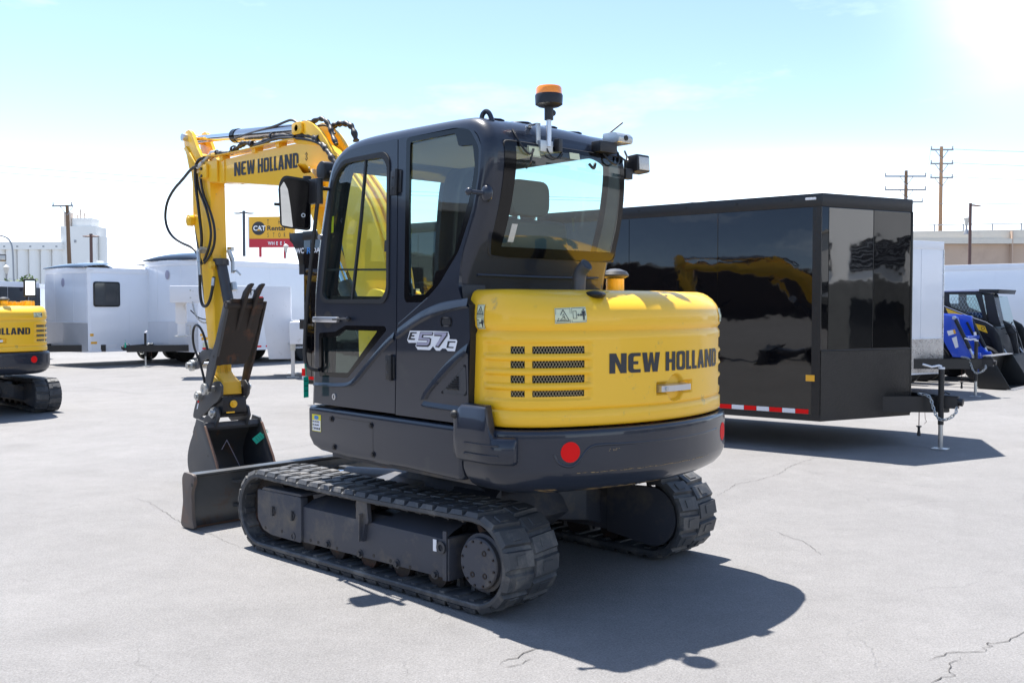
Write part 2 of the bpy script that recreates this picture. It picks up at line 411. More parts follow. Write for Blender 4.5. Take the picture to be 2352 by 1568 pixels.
def warning(parent, fn, W, H, rz, vertical=False, mirrored=False):
    """pictogram sticker: triangle with a figure, man beside a machine"""
    st = G(); nx = 6
    for i in range(nx):
        u0, u1 = W * i / nx, W * (i + 1) / nx
        for j in range(10): v0, v1 = H * j / 10, H * (j + 1) / 10; st.add([fn(u0, v0, .0022), fn(u1, v0, .0022), fn(u1, v1, .0022), fn(u0, v1, .0022)], [(0, 1, 2, 3)])
    o = st.build('warning_sticker', 'decal_cream', parent, rz=rz)
    ink = G(); f2 = lambda u, v: fn(u, v, .006)
    def add(g): ink.add(g.v, g.f)
    def cell(x, y, w, h, kind):
        add(poly_lines([(x + .05 * w, y + .05 * h), (x + .95 * w, y + .05 * h), (x + .95 * w, y + .95 * h), (x + .05 * w, y + .95 * h)], .0016, f2))
        if kind == 't':
            a = min(w, h) * .4; cx, cy = x + w / 2, y + h * .48
            add(poly_lines([(cx - a, cy - a * .8), (cx + a, cy - a * .8), (cx, cy + a)], .0035, f2))
            add(poly_lines([(cx - a * .35, cy - a * .5), (cx, cy - a * .1), (cx + a * .3, cy - a * .45), (cx + .05 * a, cy + .3 * a), (cx - .2 * a, cy + .05 * a)], .0022, f2, False))
            add(lines([((cx - a * .6, cy - .6 * a), (cx + a * .55, cy - .6 * a))], .002, f2))
        else:
            add(poly_lines([(x + .12 * w, y + .28 * h), (x + .34 * w, y + .28 * h), (x + .34 * w, y + .75 * h), (x + .12 * w, y + .75 * h)], .0022, f2))
            add(lines([((x + .42 * w, y + .5 * h), (x + .64 * w, y + .5 * h))], .003, f2))
            for sx, ex in ((.40, .47), (.66, .59)): add(lines([((x + sx * w, y + .5 * h), (x + ex * w, y + .56 * h)), ((x + sx * w, y + .5 * h), (x + ex * w, y + .44 * h))], .003, f2))
            mx = x + .8 * w; ink.sheet(circ(mx, y + .82 * h, .055 * min(w, h), 10), f2)
            ink.sheet([(mx - .055 * w, y + .74 * h), (mx + .055 * w, y + .74 * h), (mx + .045 * w, y + .48 * h), (mx - .045 * w, y + .48 * h)], f2)
            add(lines([((mx - .03 * w, y + .5 * h), (mx - .03 * w, y + .18 * h)), ((mx + .03 * w, y + .5 * h), (mx + .03 * w, y + .18 * h)), ((mx - .09 * w, y + .72 * h), (mx - .10 * w, y + .46 * h)), ((mx + .09 * w, y + .72 * h), (mx + .10 * w, y + .46 * h))], .0042, f2))
    if vertical: cell(0, H / 2, W, H / 2, 't'); cell(0, 0, W, H / 2, 'm')
    else: cell(0, 0, W * .5, H, 't'); cell(W * .5, 0, W * .5, H, 'm')
    ink.build('pictogram', 'decal_black', o)
    return o

# ---- track
TRK_R, TRK_F, RAD = (-.96, .276), (1.03, .273), .246
def track_path(u):
    """u in 0..1 round the belt; returns point and outward normal in the xz plane"""
    Lb = TRK_F[0] - TRK_R[0]; arc = math.pi * RAD; T = 2 * Lb + 2 * arc; s = (u % 1) * T
    if s < Lb:
        x = TRK_R[0] + s; t = s / Lb; return (x, TRK_R[1] + RAD - .014 * math.sin(math.pi * t) + (TRK_F[1] - TRK_R[1]) * t), (0, 1)
    s -= Lb
    if s < arc: a = math.pi / 2 - s / RAD; return (TRK_F[0] + RAD * math.cos(a), TRK_F[1] + RAD * math.sin(a)), (math.cos(a), math.sin(a))
    s -= arc
    if s < Lb: t = s / Lb; return (TRK_F[0] - s, TRK_F[1] - RAD + (TRK_R[1] - TRK_F[1]) * t), (0, -1)
    s -= Lb; a = -math.pi / 2 - s / RAD; return (TRK_R[0] + RAD * math.cos(a), TRK_R[1] + RAD * math.sin(a)), (math.cos(a), math.sin(a))
TLEN = 2 * (TRK_F[0] - TRK_R[0]) + 2 * math.pi * RAD
def tp(u, h):
    (x, z), n = track_path(u); return x + n[0] * h, z + n[1] * h
def belt():
    g = G(); NN = 200; rows = []
    sec = [(.585, 0), (.972, 0), (.984, -.008), (.986, -.026), (.978, -.034), (.90, -.034), (.62, -.034), (.59, -.03), (.583, -.015)]
    for i in range(NN):
        u = i / NN; rows.append([(tp(u, h)[0], y, tp(u, h)[1]) for y, h in sec])
    rows.append(rows[0]); g.loft(rows, True)
    NP = 48; p = 1 / NP
    def pad(u, y0, y1, half, top, h, skew=0):
        vs = []
        for hh, k, e in ((-.004, half, 0), (h, top, .012)):
            for y, sk in ((y0 + e, -skew), (y1 - e, skew)):
                for sgn in (-1, 1):
                    x, z = tp(u + (sgn * k + sk) / TLEN, hh); vs.append((x, y, z))
        g.add(vs, [(0, 1, 3, 2), (4, 6, 7, 5), (0, 4, 5, 1), (2, 3, 7, 6), (0, 2, 6, 4), (1, 5, 7, 3)])
    for i in range(NP):
        u = i * p
        pad(u, .780, .987, .049, .038, .020, .006); pad(u, .84, .93, .026, .022, .024)
        pad(u + .5 * p, .583, .785, .049, .038, .020, -.006); pad(u + .5 * p, .64, .73, .026, .022, .024)
        for yy in (.984,):                                             # moulded ridges on the edge of each lug
            for k in (-.6, 0, .6):
                pass
        # guide horns and the steel bars inside the belt
        for hh, half, y0, y1 in ((-.085, .016, .745, .775), (-.085, .016, .80, .83)):
            vs = []
            for h2, k in ((-.03, half), (hh, half * .5)):
                for y in (y0, y1):
                    for sgn in (-1, 1): x, z = tp(u + sgn * k / TLEN, h2); vs.append((x, y, z))
            g.add(vs, [(0, 1, 3, 2), (4, 6, 7, 5), (0, 4, 5, 1), (2, 3, 7, 6), (0, 2, 6, 4), (1, 5, 7, 3)])
        vs = []
        for h2, k in ((-.030, .022), (-.044, .016)):
            for y in (.62, .955):
                for sgn in (-1, 1): x, z = tp(u + sgn * k / TLEN, h2); vs.append((x, y, z))
        g.add(vs, [(0, 1, 3, 2), (4, 6, 7, 5), (0, 4, 5, 1), (2, 3, 7, 6), (0, 2, 6, 4), (1, 5, 7, 3)])
    return g
def sidefy(g, sy):
    if sy < 0: g.v = [(x, -y, z) for x, y, z in g.v]
    return g

def make_excavator(loc, heading, upper, label, group, scale=1):
    root = empty('excavator', loc, R(heading + 90), label, 'excavator', group); root.scale = (scale,) * 3
    UR = R(upper - heading)
    def U(g, name, m, parent=None, **k):
        return g.build(name, m, parent or root, rz=UR if (parent is None) else 0, **k)
    def T(g, name, m, parent=None, **k): return g.build(name, m, parent or root, **k)

    def US(g, name, m, parent=None, **k): return builds(g, name, m, parent or root, rz=UR if (parent is None) else 0, **k)
    def TS(g, name, m, parent=None, **k): return builds(g, name, m, parent or root, **k)
    # ---------------- undercarriage
    bl = belt()
    for sy in (1, -1):
        t = T(sidefy(G().add(bl.v, bl.f), sy), 'track_belt', 'track_rubber', smooth=40)
        g = G()
        g.prism(rpoly([(1.09, .405), (1.09, .21), (1.03, .145), (.93, .122), (.60, .122), (.60, .41)], .02, 3), .90, .953)      # front plate
        g.prism([(1.05, .405), (.60, .412), (.60, .430), (1.02, .425)], .66, .95)
        beam = [(.598, .352), (-.70, .352), (-.72, .29), (-.72, .14), (.598, .126)]
        g.prism(beam, .895, .938)
        # sloping top of the beam
        g.loft([[(x, .935, .35), (x, .86, .385), (x, .76, zz), (x, .66, zz), (x, .62, .35), (x, .62, .14)] for x, zz in ((.60, .40), (.30, .44), (.12, .43), (.10, .37), (-.15, .37), (-.18, .43), (-.70, .42))])
        g.box((-.74, .62, .13), (-.70, .94, .36)); g.box((-.73, .94, .13), (-.70, .952, .40))
        fr = T(sidefy(g, sy), 'track_frame', 'frame_dusty', bevel=.006)
        g = G(); 
        for x, z in ((.684, .284), (.902, .284)): g.ring((x, .952, z), (x, .962, z), .022, .012, 12); g.box((x - .008, .95, z - .03), (x + .008, .972, z + .03))
        for x, z in ((.684, .153), ): g.ring((x, .952, z), (x, .958, z), .024, .015, 16)
        for x, z in ((.34, .156), (.023, .151), (-.31, .150), (-.63, .148)): g.cyl((x, .936, z), (x, .958, z), .017, n=6); g.cyl((x, .936, z), (x, .943, z), .026, n=14)
        TS(sidefy(g, sy), 'bolt', 'charcoal_dull', fr)
        g = G()
        for x, z in ((.998, .160), (.811, .165), (.52, .15), (.44, .15), (.25, .145), (-.1, .16), (-.25, .155), (-.42, .15)): g.cyl((x, .93, z), (x, .9545 if x > .6 else .9395, z), .011, n=10)
        TS(sidefy(g, sy), 'plug_hole', 'black_plastic', fr)
        # carrier bracket in the middle of the beam
        g = G().prism([(.025, .505), (-.065, .505), (-.085, .365), (-.075, .345), (-.055, .345), (-.03, .235), (-.02, .235), (.005, .345), (.03, .345), (.03, .38)], .938, .965)
        g.prism([(-.018, .40), (-.035, .40), (-.031, .24), (-.024, .24)], .96, .99)
        T(sidefy(g, sy), 'carrier_bracket', 'frame_dusty', fr, bevel=.004)
        T(sidefy(G().ring((-.70, .955, .31), (-.70, .967, .31), .034, .018, 14), sy), 'tie_down_eye', 'charcoal_dull', fr)
        if sy > 0: T(G().box((-.655, .953, .28), (-.628, .9545, .345)), 'label_sticker', 'decal_white', fr)
        g = G()
        for x in (.85, .42, .02, -.30, -.62): pass
        for x in (.60, .30, .0, -.30, -.60):
            r_ = G().lathe([(.02, .66), (.075, .665), (.075, .72), (.045, .73), (.045, .84), (.075, .85), (.075, .895), (.02, .90)], (x, 0, .135), 'y', 20)
            T(sidefy(r_, sy), 'bottom_roller', 'rust_steel', fr)
        T(sidefy(G().lathe([(.02, .70), (.05, .70), (.05, .74), (.035, .745), (.035, .86), (.05, .865), (.05, .93), (.02, .93)], (.03, 0, .43), 'y', 20), sy), 'top_roller', 'rust_steel', fr)
        T(sidefy(G().lathe([(.02, .69), (.21, .69), (.212, .75), (.185, .755), (.185, .815), (.212, .82), (.21, .88), (.15, .885), (.13, .87), (.02, .87)], (1.03, 0, .273), 'y', 36), sy), 'idler_wheel', 'rust_steel', fr)
        g = G().lathe([(.02, .74), (.15, .74), (.15, .83), (.02, .83)], (-.96, 0, .276), 'y', 30)
        for k in range(15):
            a = 2 * math.pi * k / 15; c, s_ = math.cos(a), math.sin(a)
            q = [(-.96 + c * r_ - s_ * d, .276 + s_ * r_ + c * d) for r_, d in ((.14, -.025), (.20, -.010), (.20, .010), (.14, .025))]; g.prism(q, .765, .805)
        T(sidefy(g, sy), 'sprocket', 'rust_steel', fr)
        g = G().lathe([(.02, .64), (.155, .64), (.155, .90), (.138, .905), (.136, .928), (.128, .935), (.0001, .935)], (-.955, 0, .262), 'y', 40)
        dm = T(sidefy(g, sy), 'drive_motor', 'frame_dusty', smooth=30)
        g = G()
        for k in range(12): a = 2 * math.pi * k / 12 + .2; g.cyl((-.955 + .118 * math.cos(a), .932, .262 + .118 * math.sin(a)), (-.955 + .118 * math.cos(a), .941, .262 + .118 * math.sin(a)), .007, n=6)
        for a in (2.2, 4.0, 5.3): g.ring((-.955 + .075 * math.cos(a), .934, .262 + .075 * math.sin(a)), (-.955 + .075 * math.cos(a), .938, .262 + .075 * math.sin(a)), .016, .008, 12)
        TS(sidefy(g, sy), 'hub_bolt', 'rust_steel', dm)
        gd = [(-.62, .44), (-.85, .46)] + [(-.97 + .19 * math.cos(R(a)), .28 + .19 * math.sin(R(a))) for a in range(100, 275, 14)] + [(-.62, .13)]
        T(sidefy(G().prism(gd, .60, .64), sy), 'motor_guard', 'frame_dusty', bevel=.01)
    g = G().prism([(-.55, .30), (-.45, .46), (-.25, .54), (.30, .54), (.52, .46), (.62, .30), (.45, .20), (-.42, .20)], -.30, .30)
    for sx in (-1, 1):
        for sy in (-1, 1):
            g.loft([[(sx * a + .03, sy * y, z0), (sx * b + .03, sy * y, z0), (sx * b + .03, sy * y, z1), (sx * a + .03, sy * y, z1)] for a, b, y, z0, z1 in ((.10, .50, .25, .24, .50), (.25, .60, .45, .22, .44), (.30, .58, .66, .16, .38))], True)
    T(g, 'carbody', 'frame_dusty', bevel=.01)
    T(G().lathe([(.36, .52), (.36, .60), (.41, .60), (.41, .655), (.2, .655)], n=48), 'swing_bearing', 'charcoal_dull')
    # dozer blade
    bp = [(1.895, .012), (2.06, .006), (2.085, .03), (2.05, .19), (2.06, .37), (2.03, .412), (1.90, .405), (1.885, .36), (1.93, .27), (1.92, .08)]
    blr = T(G().prism([(1.955, .02), (2.03, .02), (1.995, .12), (1.985, .25), (2.03, .40), (1.93, .40), (1.93, .385), (1.965, .37), (1.945, .25), (1.95, .10)], -.935, .935), 'dozer_blade', 'blade_steel', bevel=.004)
    for sy in (1, -1):
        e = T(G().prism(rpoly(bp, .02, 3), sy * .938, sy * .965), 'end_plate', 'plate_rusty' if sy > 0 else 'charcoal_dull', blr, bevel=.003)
        T(G().cyl((1.915, sy * .9655, .33), (1.915, sy * .9665, .33), .014, n=14), 'lashing_hole', 'black_plastic', e)
    g = G()
    for z in (.12, .30): g.prism([(1.955, -.62), (1.90, -.60), (1.90, .60), (1.955, .62)], z, z + .02, 'z')
    TS(g, 'stiffener', 'blade_steel', blr)
    T(G().box((1.965, -.93, .004), (2.075, .93, .018)), 'cutting_edge', 'worn_edge', blr)
    for sy in (1, -1):
        T(G().loft([[(x, sy * y - .035, z0), (x, sy * y + .035, z0), (x, sy * y + .035, z1), (x, sy * y - .035, z1)] for x, y, z0, z1 in ((.50, .26, .26, .38), (1.2, .30, .22, .34), (1.95, .36, .12, .32))], True), 'blade_arm', 'charcoal_dull', bevel=.006)
    bc = T(G().cyl((.55, 0, .42), (1.35, 0, .36), .055, n=20), 'blade_cylinder', 'charcoal_dull'); T(G().cyl((1.35, 0, .36), (1.95, 0, .30), .028, n=16), 'cylinder_rod', 'chrome', bc)

    # ---------------- lower body and counterweight
    side = [(.545, .985), (.545, .79), (.49, .738), (.40, .712), (.10, .703), (-.50, .708), (-.985, .70), (-.985, .985)]
    bd = U(G().prism(side, -.93, .93), 'lower_body', 'charcoal', bevel=.03, seg=4)
    U(G().box((-.95, -.80, .655), (.47, .80, .72)), 'belly_plate', 'frame_dusty', bevel=.01)
    g = G()
    for x, z in ((.263, .922), (-.16, .920), (.235, .752), (-.18, .752)): g.cyl((x, .93, z), (x, .942, z), .012, n=6); g.cyl((x, .93, z), (x, .934, z), .019, n=14)
    US(g, 'bolt', 'black_plastic', bd)
    yq = lambda u, v: (u, .9308, v)
    gp = lines([((.263, .935), (-.165, .935)), ((-.177, .925), (-.177, .785)), ((-.177, .785), (-.195, .748))], .0028, yq)
    U(gp, 'panel_line', 'black_plastic', bd)
    # dealer sticker
    ds = U(G().sheet(rect(.491, .830, .388, .935), lambda u, v: (u, .9312, v)), 'dealer_sticker', 'decal_yellow', bd)
    dq = lambda u, v: (u, .9318, v)
    U(G().sheet(rect(.487, .834, .392, .900), dq), 'sticker_panel', 'decal_white', ds)
    U(G().sheet([(.465, .925), (.441, .930), (.415, .925), (.415, .908), (.441, .903), (.465, .908)], lambda u, v: (u, .9322, v)), 'sticker_emblem', 'decal_blue', ds)
    tx = G()
    for s_, zz, sz in (('801.447.2753', .886, .0125), ('801.404.6991', .866, .0125), ('C', .842, .018)):
        q = textg(s_, sz, lambda u, v, zz=zz: (.484 - u, .9324, zz + v), .0006, 1.12); tx.add(q.v, q.f)
    for i in range(3): tx.sheet(rect(.465 - i * .025, .842, .447 - i * .025, .854), lambda u, v: (u, .9324, v))
    U(tx, 'sticker_text', 'decal_black', ds)

    zs = [.64, .643, .648, .655, .665, .677, .69, .71, .73, .75, .77, .785, .83, .88, .93, .95, .965, .975, .985, .988]
    ss = [CS[-1] * i / 120 for i in range(121)]
    g = G().loft([[cw(s, z) for s in ss] for z in zs])
    g.add([cw(s, .988) for s in ss], [tuple(range(121))]); g.add([cw(s, .64) for s in ss], [tuple(range(121))])
    cwo = U(g, 'counterweight', 'charcoal', smooth=50)
    for a, b in ((.39, 0), (CS[-1] - .39, 0)): pass
    g = G().tube([cw(-0 + .004, z, -.004) for z in (.65, .69, .73, .80)], .004, 6); U(g, 'seam', 'black_plastic', cwo)
    ridge = [(.535, .866), (.553, .828), (.585, .810), (.622, .803), (.655, .815), (.69, .855), (.72, .893), (.765, .908), (.86, .905), (1.0, .902), (1.2, .90), (1.4, .90), (1.6, .90), (1.80, .905)]
    up = [(.575, .918), (.60, .936), (.65, .944), (.80, .948), (1.0, .948), (1.15, .95)]
    for rd in (ridge, up):
        n_ = 'moulded_ridge'; U(G().tube([cw(s, z, -.003) for s, z in rd], .0085 if rd is ridge else .005, 8, smooth=2), n_, 'charcoal', cwo, smooth=60)
    for s0 in (.622, CS[-1] - .622):
        g = G(); c = [cw(s0 + .052 * math.cos(a), .877 + .052 * math.sin(a), .002) for a in [2 * math.pi * i / 32 for i in range(32)]]
        c2 = [cw(s0 + .052 * math.cos(a), .877 + .052 * math.sin(a), -.002) for a in [2 * math.pi * i / 32 for i in range(32)]]
        g.add(c + c2, [tuple(range(32))] + [(i, (i + 1) % 32, 32 + (i + 1) % 32, 32 + i) for i in range(32)])
        U(g, 'reflector', 'reflector_red', cwo)
    # paint scraped off the lower rim
    rnd = random.Random(4); g = G()
    def scrape(s, z, l, h):
        n = 6; top = []; bot = []
        for i in range(n + 1): t = i / n; w_ = h * (math.sin(math.pi * t) ** .6) * rnd.uniform(.4, 1.1) + .0002; top.append(cw(s + l * t, z + w_, .0016)); bot.append(cw(s + l * t, z - w_ * .4, .0016))
        g.loft([top, bot])
    for k in range(34): scrape(rnd.uniform(.62, 1.25), rnd.choice((.652, .657, .662, .668)) , rnd.uniform(.03, .11), rnd.uniform(.0015, .0055))
    for k in range(12): scrape(.44 + rnd.uniform(0, .09), .658 + rnd.uniform(0, .025), rnd.uniform(.03, .07), rnd.uniform(.0012, .004))
    for k in range(46): scrape(.66 + k * .022 + rnd.uniform(-.01, .01), .768 + .0016 * math.sin(k), rnd.uniform(.015, .035), rnd.uniform(.0007, .0026))
    for k in range(8): scrape(.83 + rnd.uniform(0, .07), .876 + rnd.uniform(-.006, .008), .010, .0018)
    U(g, 'scraped_paint', 'scuff', cwo)
    # rubber corner bumper wrapped round the rear corner
    def bump_grid(poly_top, poly_bot, off):
        def make(s_list):
            front = []
            for s in s_list:
                zt, zb = poly_top(s), poly_bot(s); e = .022; colz = [zb, zb + .004, zb + e, (zt + zb) / 2, zt - e, zt - .004, zt]
                oo = [-.01, off * .6, off, off, off, off * .6, -.01]
                edge = min(1, (s - s_list[0]) / .02 + .25, (s_list[-1] - s) / .02 + .25) if s not in (s_list[0], s_list[-1]) else 0
                p = []
                for z, k in zip(colz, oo): zz = z; q, n = onplan(CP, CS, max(s, .001)); q = q + n * (k * edge - (.01 if edge == 0 else 0)); x = q.x if s >= 0 else q.x - s; p.append((x, q.y, zz))
                front.append(p)
            return front
        return make
    S1 = [-.05 + .012 * i for i in range(35)]
    ztop = lambda s: 1.112 - .10 * max(0, (.03 - s) / .08) ** 2 if s < .205 else (1.112 - 6 * (s - .205) if s < .228 else .958 - .03 * max(0, (s - .34) / .03) ** 2)
    zbot = lambda s: .812 + .05 * max(0, (0 - s) / .05) ** 2 + .03 * max(0, (s - .33) / .04) ** 2
    bu = U(G().loft(bump_grid(ztop, zbot, .045)(S1)), 'corner_bumper', 'charcoal', smooth=50)
    g = G()
    for z in (.915, .862): g.tube([(lambda q: (q[0].x + q[1].x * .045 - min(0, s), q[0].y + q[1].y * .045, z))(onplan(CP, CS, max(s, .001))) for s in [.06 + .03 * i for i in range(8)]], .006, 6)
    US(g, 'bumper_groove', 'charcoal', bu, smooth=60)

    # ---------------- yellow engine hood
    holes = []
    for za, zb in ((1.370, 1.407), (1.298, 1.334), (1.223, 1.261), (1.153, 1.184)):
        holes += [(.226, .300, za, zb), (.340, .621, za, zb), (HTOT - .44, HTOT - .27, za, zb), (HTOT - .24, HTOT - .10, za, zb)]
    sl = sorted(set([round(-HSH + HS[-1] * i / 200, 5) for i in range(201)] + [round(1.08 + .0065 * i, 5) for i in range(54)] + [h[0] for h in holes] + [h[1] for h in holes]))
    sl = [s for i, s in enumerate(sl)]
    zl = sorted(set([h[2] for h in holes] + [h[3] for h in holes] + [z for z, _ in HOODP] + [round(1.11 + .006 * i, 4) for i in range(56)] + [1.081, 1.0945, 1.478, 1.494, 1.52, 1.57, 1.607, 1.64, 1.664, 1.682, 1.692]))
    nt = len(sl); g = G(); vs = [hood(s, z) for z in zl for s in sl]; fs = []
    notch = lambda s, z: False
    for j in range(len(zl) - 1):
        for i in range(nt - 1):
            sc, zc = (sl[i] + sl[i + 1]) / 2, (zl[j] + zl[j + 1]) / 2
            if any(a < sc < b and c < zc < d for a, b, c, d in holes): continue
            fs.append((j * nt + i, j * nt + i + 1, (j + 1) * nt + i + 1, (j + 1) * nt + i))
    g.add(vs, fs)
    ring = [hood(s, zl[-1]) for s in sl]; cap = [(min(x, -1.0) * .0 + x, y, 1.696) for x, y, z in ring]
    g.add(cap, [tuple(range(nt))])
    for i in range(nt - 1):                                  # returned edge along the base and at the front seam
        pass
    g.loft([[hood(s, 1.0) for s in sl], [hood(s, 1.0, -.03) for s in sl]])
    for s0 in (-HSH, HTOT + HSH): g.loft([[hood(s0, z) for z in zl], [(hood(s0, z, -.05)[0] + .012, hood(s0, z, -.05)[1], z) for z in zl]])
    hd = U(g, 'engine_hood', 'yellow', smooth=45)
    for a, b, c, d in holes:                                 # expanded-metal mesh and the dark duct behind each opening
        gg = G(); zz = lambda s, z, o: hood(s, z, o)
        for q in ((a, c, b, c), (a, d, b, d)): gg.loft([[hood(a + (b - a) * i / 6, q[1], 0) for i in range(7)], [hood(a + (b - a) * i / 6, q[1], -.05) for i in range(7)]])
        for s0 in (a, b): gg.loft([[hood(s0, c, 0), hood(s0, d, 0)], [hood(s0, c, -.05), hood(s0, d, -.05)]])
        n = max(2, int((b - a) / .02)); gg.loft([[hood(a + (b - a) * i / n, z, -.05) for i in range(n + 1)] for z in (c, d)])
        v = U(gg, 'air_vent', 'black_hole', hd)
        m = G(); st = .0165; k = -int((d - c) / .9 / st) - 2; lim = int((b - a) / st) + 1
        slope = .55
        for i in range(-3, lim):
            for sg in (1, -1):
                s0 = a + i * st; s1 = s0 + sg * (d - c) * slope
                if sg < 0: s0, s1 = a + i * st + (d - c) * slope, a + i * st
                t0, t1 = 0, 1
                pts = []
                for t in (0, .25, .5, .75, 1):
                    s = s0 + (s1 - s0) * t
                    if a <= s <= b: pts.append((s, c + (d - c) * t))
                if len(pts) > 1: m.tube([hood(s, z, -.002) for s, z in pts], .0013, 4)
        U(m, 'vent_mesh', 'mesh_tan', v)
    # lettering on the tail
    tz = 1.263
    U(lettering('NEW HOLLAND', 1.017, lambda u, v: hood(.762 + u, tz + v * .103, .0025)), 'brand_lettering', 'decal_black', hd)
    warning(hd, lambda u, v, o: hood(.453 + u, 1.520 + v + .008 * (u / .17), .002 + o), .172, .078, 0)
    warning(hd, lambda u, v, o: hood(.010 + u, 1.492 + v, .002 + o), .056, .125, 0, True)
    warning(hd, lambda u, v, o: hood(HTOT - .50 + u, 1.520 + v, .002 + o), .165, .078, 0)
    # latch in a star-shaped recess
    sc, zc = LATCH
    g = G()
    row = lambda o, z0, z1: [[hood(sc - .155 + .26 * i / 12, zc + z, o + .011) for i in range(13)] for z in (z0, z1)]
    A = row(.016, -.012, .020); B = row(-.001, -.018, .026)
    g.loft([B[0], A[0], A[1], B[1]]); g.add([B[0][0], A[0][0], A[1][0], B[1][0]], [(0, 1, 2, 3)]); g.add([B[0][-1], A[0][-1], A[1][-1], B[1][-1]], [(0, 1, 2, 3)])
    la = U(g, 'hood_latch', 'silver', hd, smooth=25)
    p0 = Vector(hood(sc - .115, zc + .004, .027)); p1 = Vector(hood(sc - .115, zc + .004, .033)); U(G().cyl(p0, p1, .011, n=16), 'key_barrel', 'zinc', la)
    # exhaust, its scoop in the hood, and the air pre-cleaner
    def hp(phi, r_, z): a = R(phi); return (-r_ * math.cos(a), r_ * math.sin(a), z)
    ex = G(); path = [(-1.19, .27, 1.60), (-1.19, .27, 1.74), (-1.20, .268, 1.80), (-1.245, .265, 1.835)]
    ex.tube(path, .036, 20, smooth=2); ex = U(ex, 'exhaust_pipe', 'exhaust_grey', smooth=50)
    U(G().cyl((-1.2455, .26498, 1.8354), (-1.2470, .26495, 1.8366), .031, n=20), 'exhaust_mouth', 'black_plastic', ex)
    g = G().ell((-1.43, .40, 1.668), .085, .05, .022, rot=-20); U(g, 'exhaust_scoop', 'black_plastic', hd)
    g = G().lathe([(.055, 1.68), (.055, 1.775), (.05, 1.78)], (-.92, -.33, 0)); ac = U(g, 'air_precleaner', 'yellow')
    U(G().lathe([(.05, 1.775), (.082, 1.79), (.084, 1.80), (.07, 1.82), (.03, 1.835), (.0001, 1.838)], (-.92, -.33, 0)), 'precleaner_cap', 'charcoal_dull', ac)
    # right-hand covers and tank, filler caps and valves on top
    rp = rpoly([(-1.05, -.88), (.42, -.88), (.50, -.78), (.50, -.24), (-1.05, -.24)], .05, 3)
    U(G().prism(rp, .99, 1.60, 'z'), 'tank_cover', 'yellow', bevel=.03, seg=3)
    g = G().box((-.8, -.80, 1.60), (-.62, -.62, 1.675)).box((-.55, -.78, 1.60), (-.35, -.60, 1.66)).cyl((-.60, -.50, 1.6), (-.60, -.50, 1.67), .07, n=18).cyl((-.9, -.68, 1.6), (-.9, -.68, 1.68), .05, n=18)
    US(g, 'filler_housing', 'yellow', bevel=.006)
    rm = U(G().tube([(.35, -.80, 1.5), (.35, -.88, 1.75), (.37, -.95, 1.95)], .012, 8), 'right_mirror_arm', 'black_plastic')
    U(G().box((.35, -1.06, 1.85), (.39, -.86, 2.16)), 'right_mirror_shell', 'black_plastic', rm, bevel=.02)
    U(G().box((.346, -1.035, 1.885), (.3495, -.885, 2.125)), 'mirror_glass', 'mirror_glass', rm)
    build_cab(U, US, root); build_front(U, US, root)
    return root
# ---------------- cab
PO = [(.528, 1.0), (.515, 1.19), (.505, 1.43), (.49, 1.667), (.465, 1.98), (.42, 2.22), (.385, 2.39), (.34, 2.50), (.25, 2.565), (.131, 2.60), (-.03, 2.613), (-.4, 2.610), (-.95, 2.598), (-1.04, 2.58), (-1.10, 2.545), (-1.145, 2.485), (-1.165, 2.41), (-1.155, 2.29), (-1.112, 2.09), (-1.028, 1.88), (-.985, 1.76), (-.965, 1.66), (-.96, 1.50)]
def chaik(P, k=2):
    for _ in range(k):
        Q = [P[0]]
        for a, b in zip(P, P[1:]): Q += [(a[0] * .75 + b[0] * .25, a[1] * .75 + b[1] * .25), (a[0] * .25 + b[0] * .75, a[1] * .25 + b[1] * .75)]
        P = Q + [P[-1]]
    return P
PC = chaik(PO, 2)
PC = [(a[0] + (b[0] - a[0]) * k / 3, a[1] + (b[1] - a[1]) * k / 3) for a, b in zip(PC, PC[1:]) for k in range(3)] + [PC[-1]]
def inward(P, i):
    a, b = P[max(0, i - 1)], P[min(len(P) - 1, i + 1)]; d = Vector((b[0] - a[0], b[1] - a[1])).normalized()
    return Vector((d.y, -d.x)) if True else d      # path runs front -> roof -> rear, so this points into the cab... checked below
_c = Vector((-.3, 1.8))
def insetp(P, i, k):
    n = inward(P, i); p = Vector(P[i])
    if n.dot(_c - p) < 0: n = -n
    return p + n * k
CL, CRT = .93, -.20          # left and right wall planes
DOORWIN = rpoly([(.33, 1.630), (.380, 1.66), (.354, 1.946), (.304, 2.300), (.275, 2.41), (.19, 2.487), (.10, 2.493), (-.25, 2.493), (-.305, 2.44), (-.348, 1.684), (-.30, 1.624)], .035, 4)
DOORWIN_IN = rpoly([(.32, 1.652), (.356, 1.69), (.324, 1.972), (.277, 2.352), (.235, 2.42), (.17, 2.462), (.10, 2.468), (-.23, 2.460), (-.281, 2.41), (-.324, 1.703), (-.275, 1.650)], .03, 4)
REARWIN = rpoly([(-.504, 1.630), (-.487, 1.652), (-.475, 1.973), (-.449, 2.545), (-.882, 2.544), (-1.0, 2.52), (-1.078, 2.42), (-1.081, 2.282), (-1.048, 2.111), (-.95, 1.894), (-.793, 1.721), (-.66, 1.63)], .03, 4)
REARWIN_IN = rpoly([(-.535, 1.668), (-.50, 2.15), (-.487, 2.515), (-.884, 2.515), (-.914, 2.443), (-1.03, 2.436), (-1.052, 2.332), (-1.03, 2.192), (-.945, 1.959), (-.913, 1.88), (-.834, 1.802), (-.762, 1.795), (-.746, 1.722), (-.674, 1.672)], .015, 3)
LOWWIN = rpoly([(.405, 1.446), (.217, 1.456), (.111, 1.495), (-.30, 1.497), (-.318, 1.475), (-.198, 1.386), (.083, 1.182), (.405, 1.174)], .02, 4)
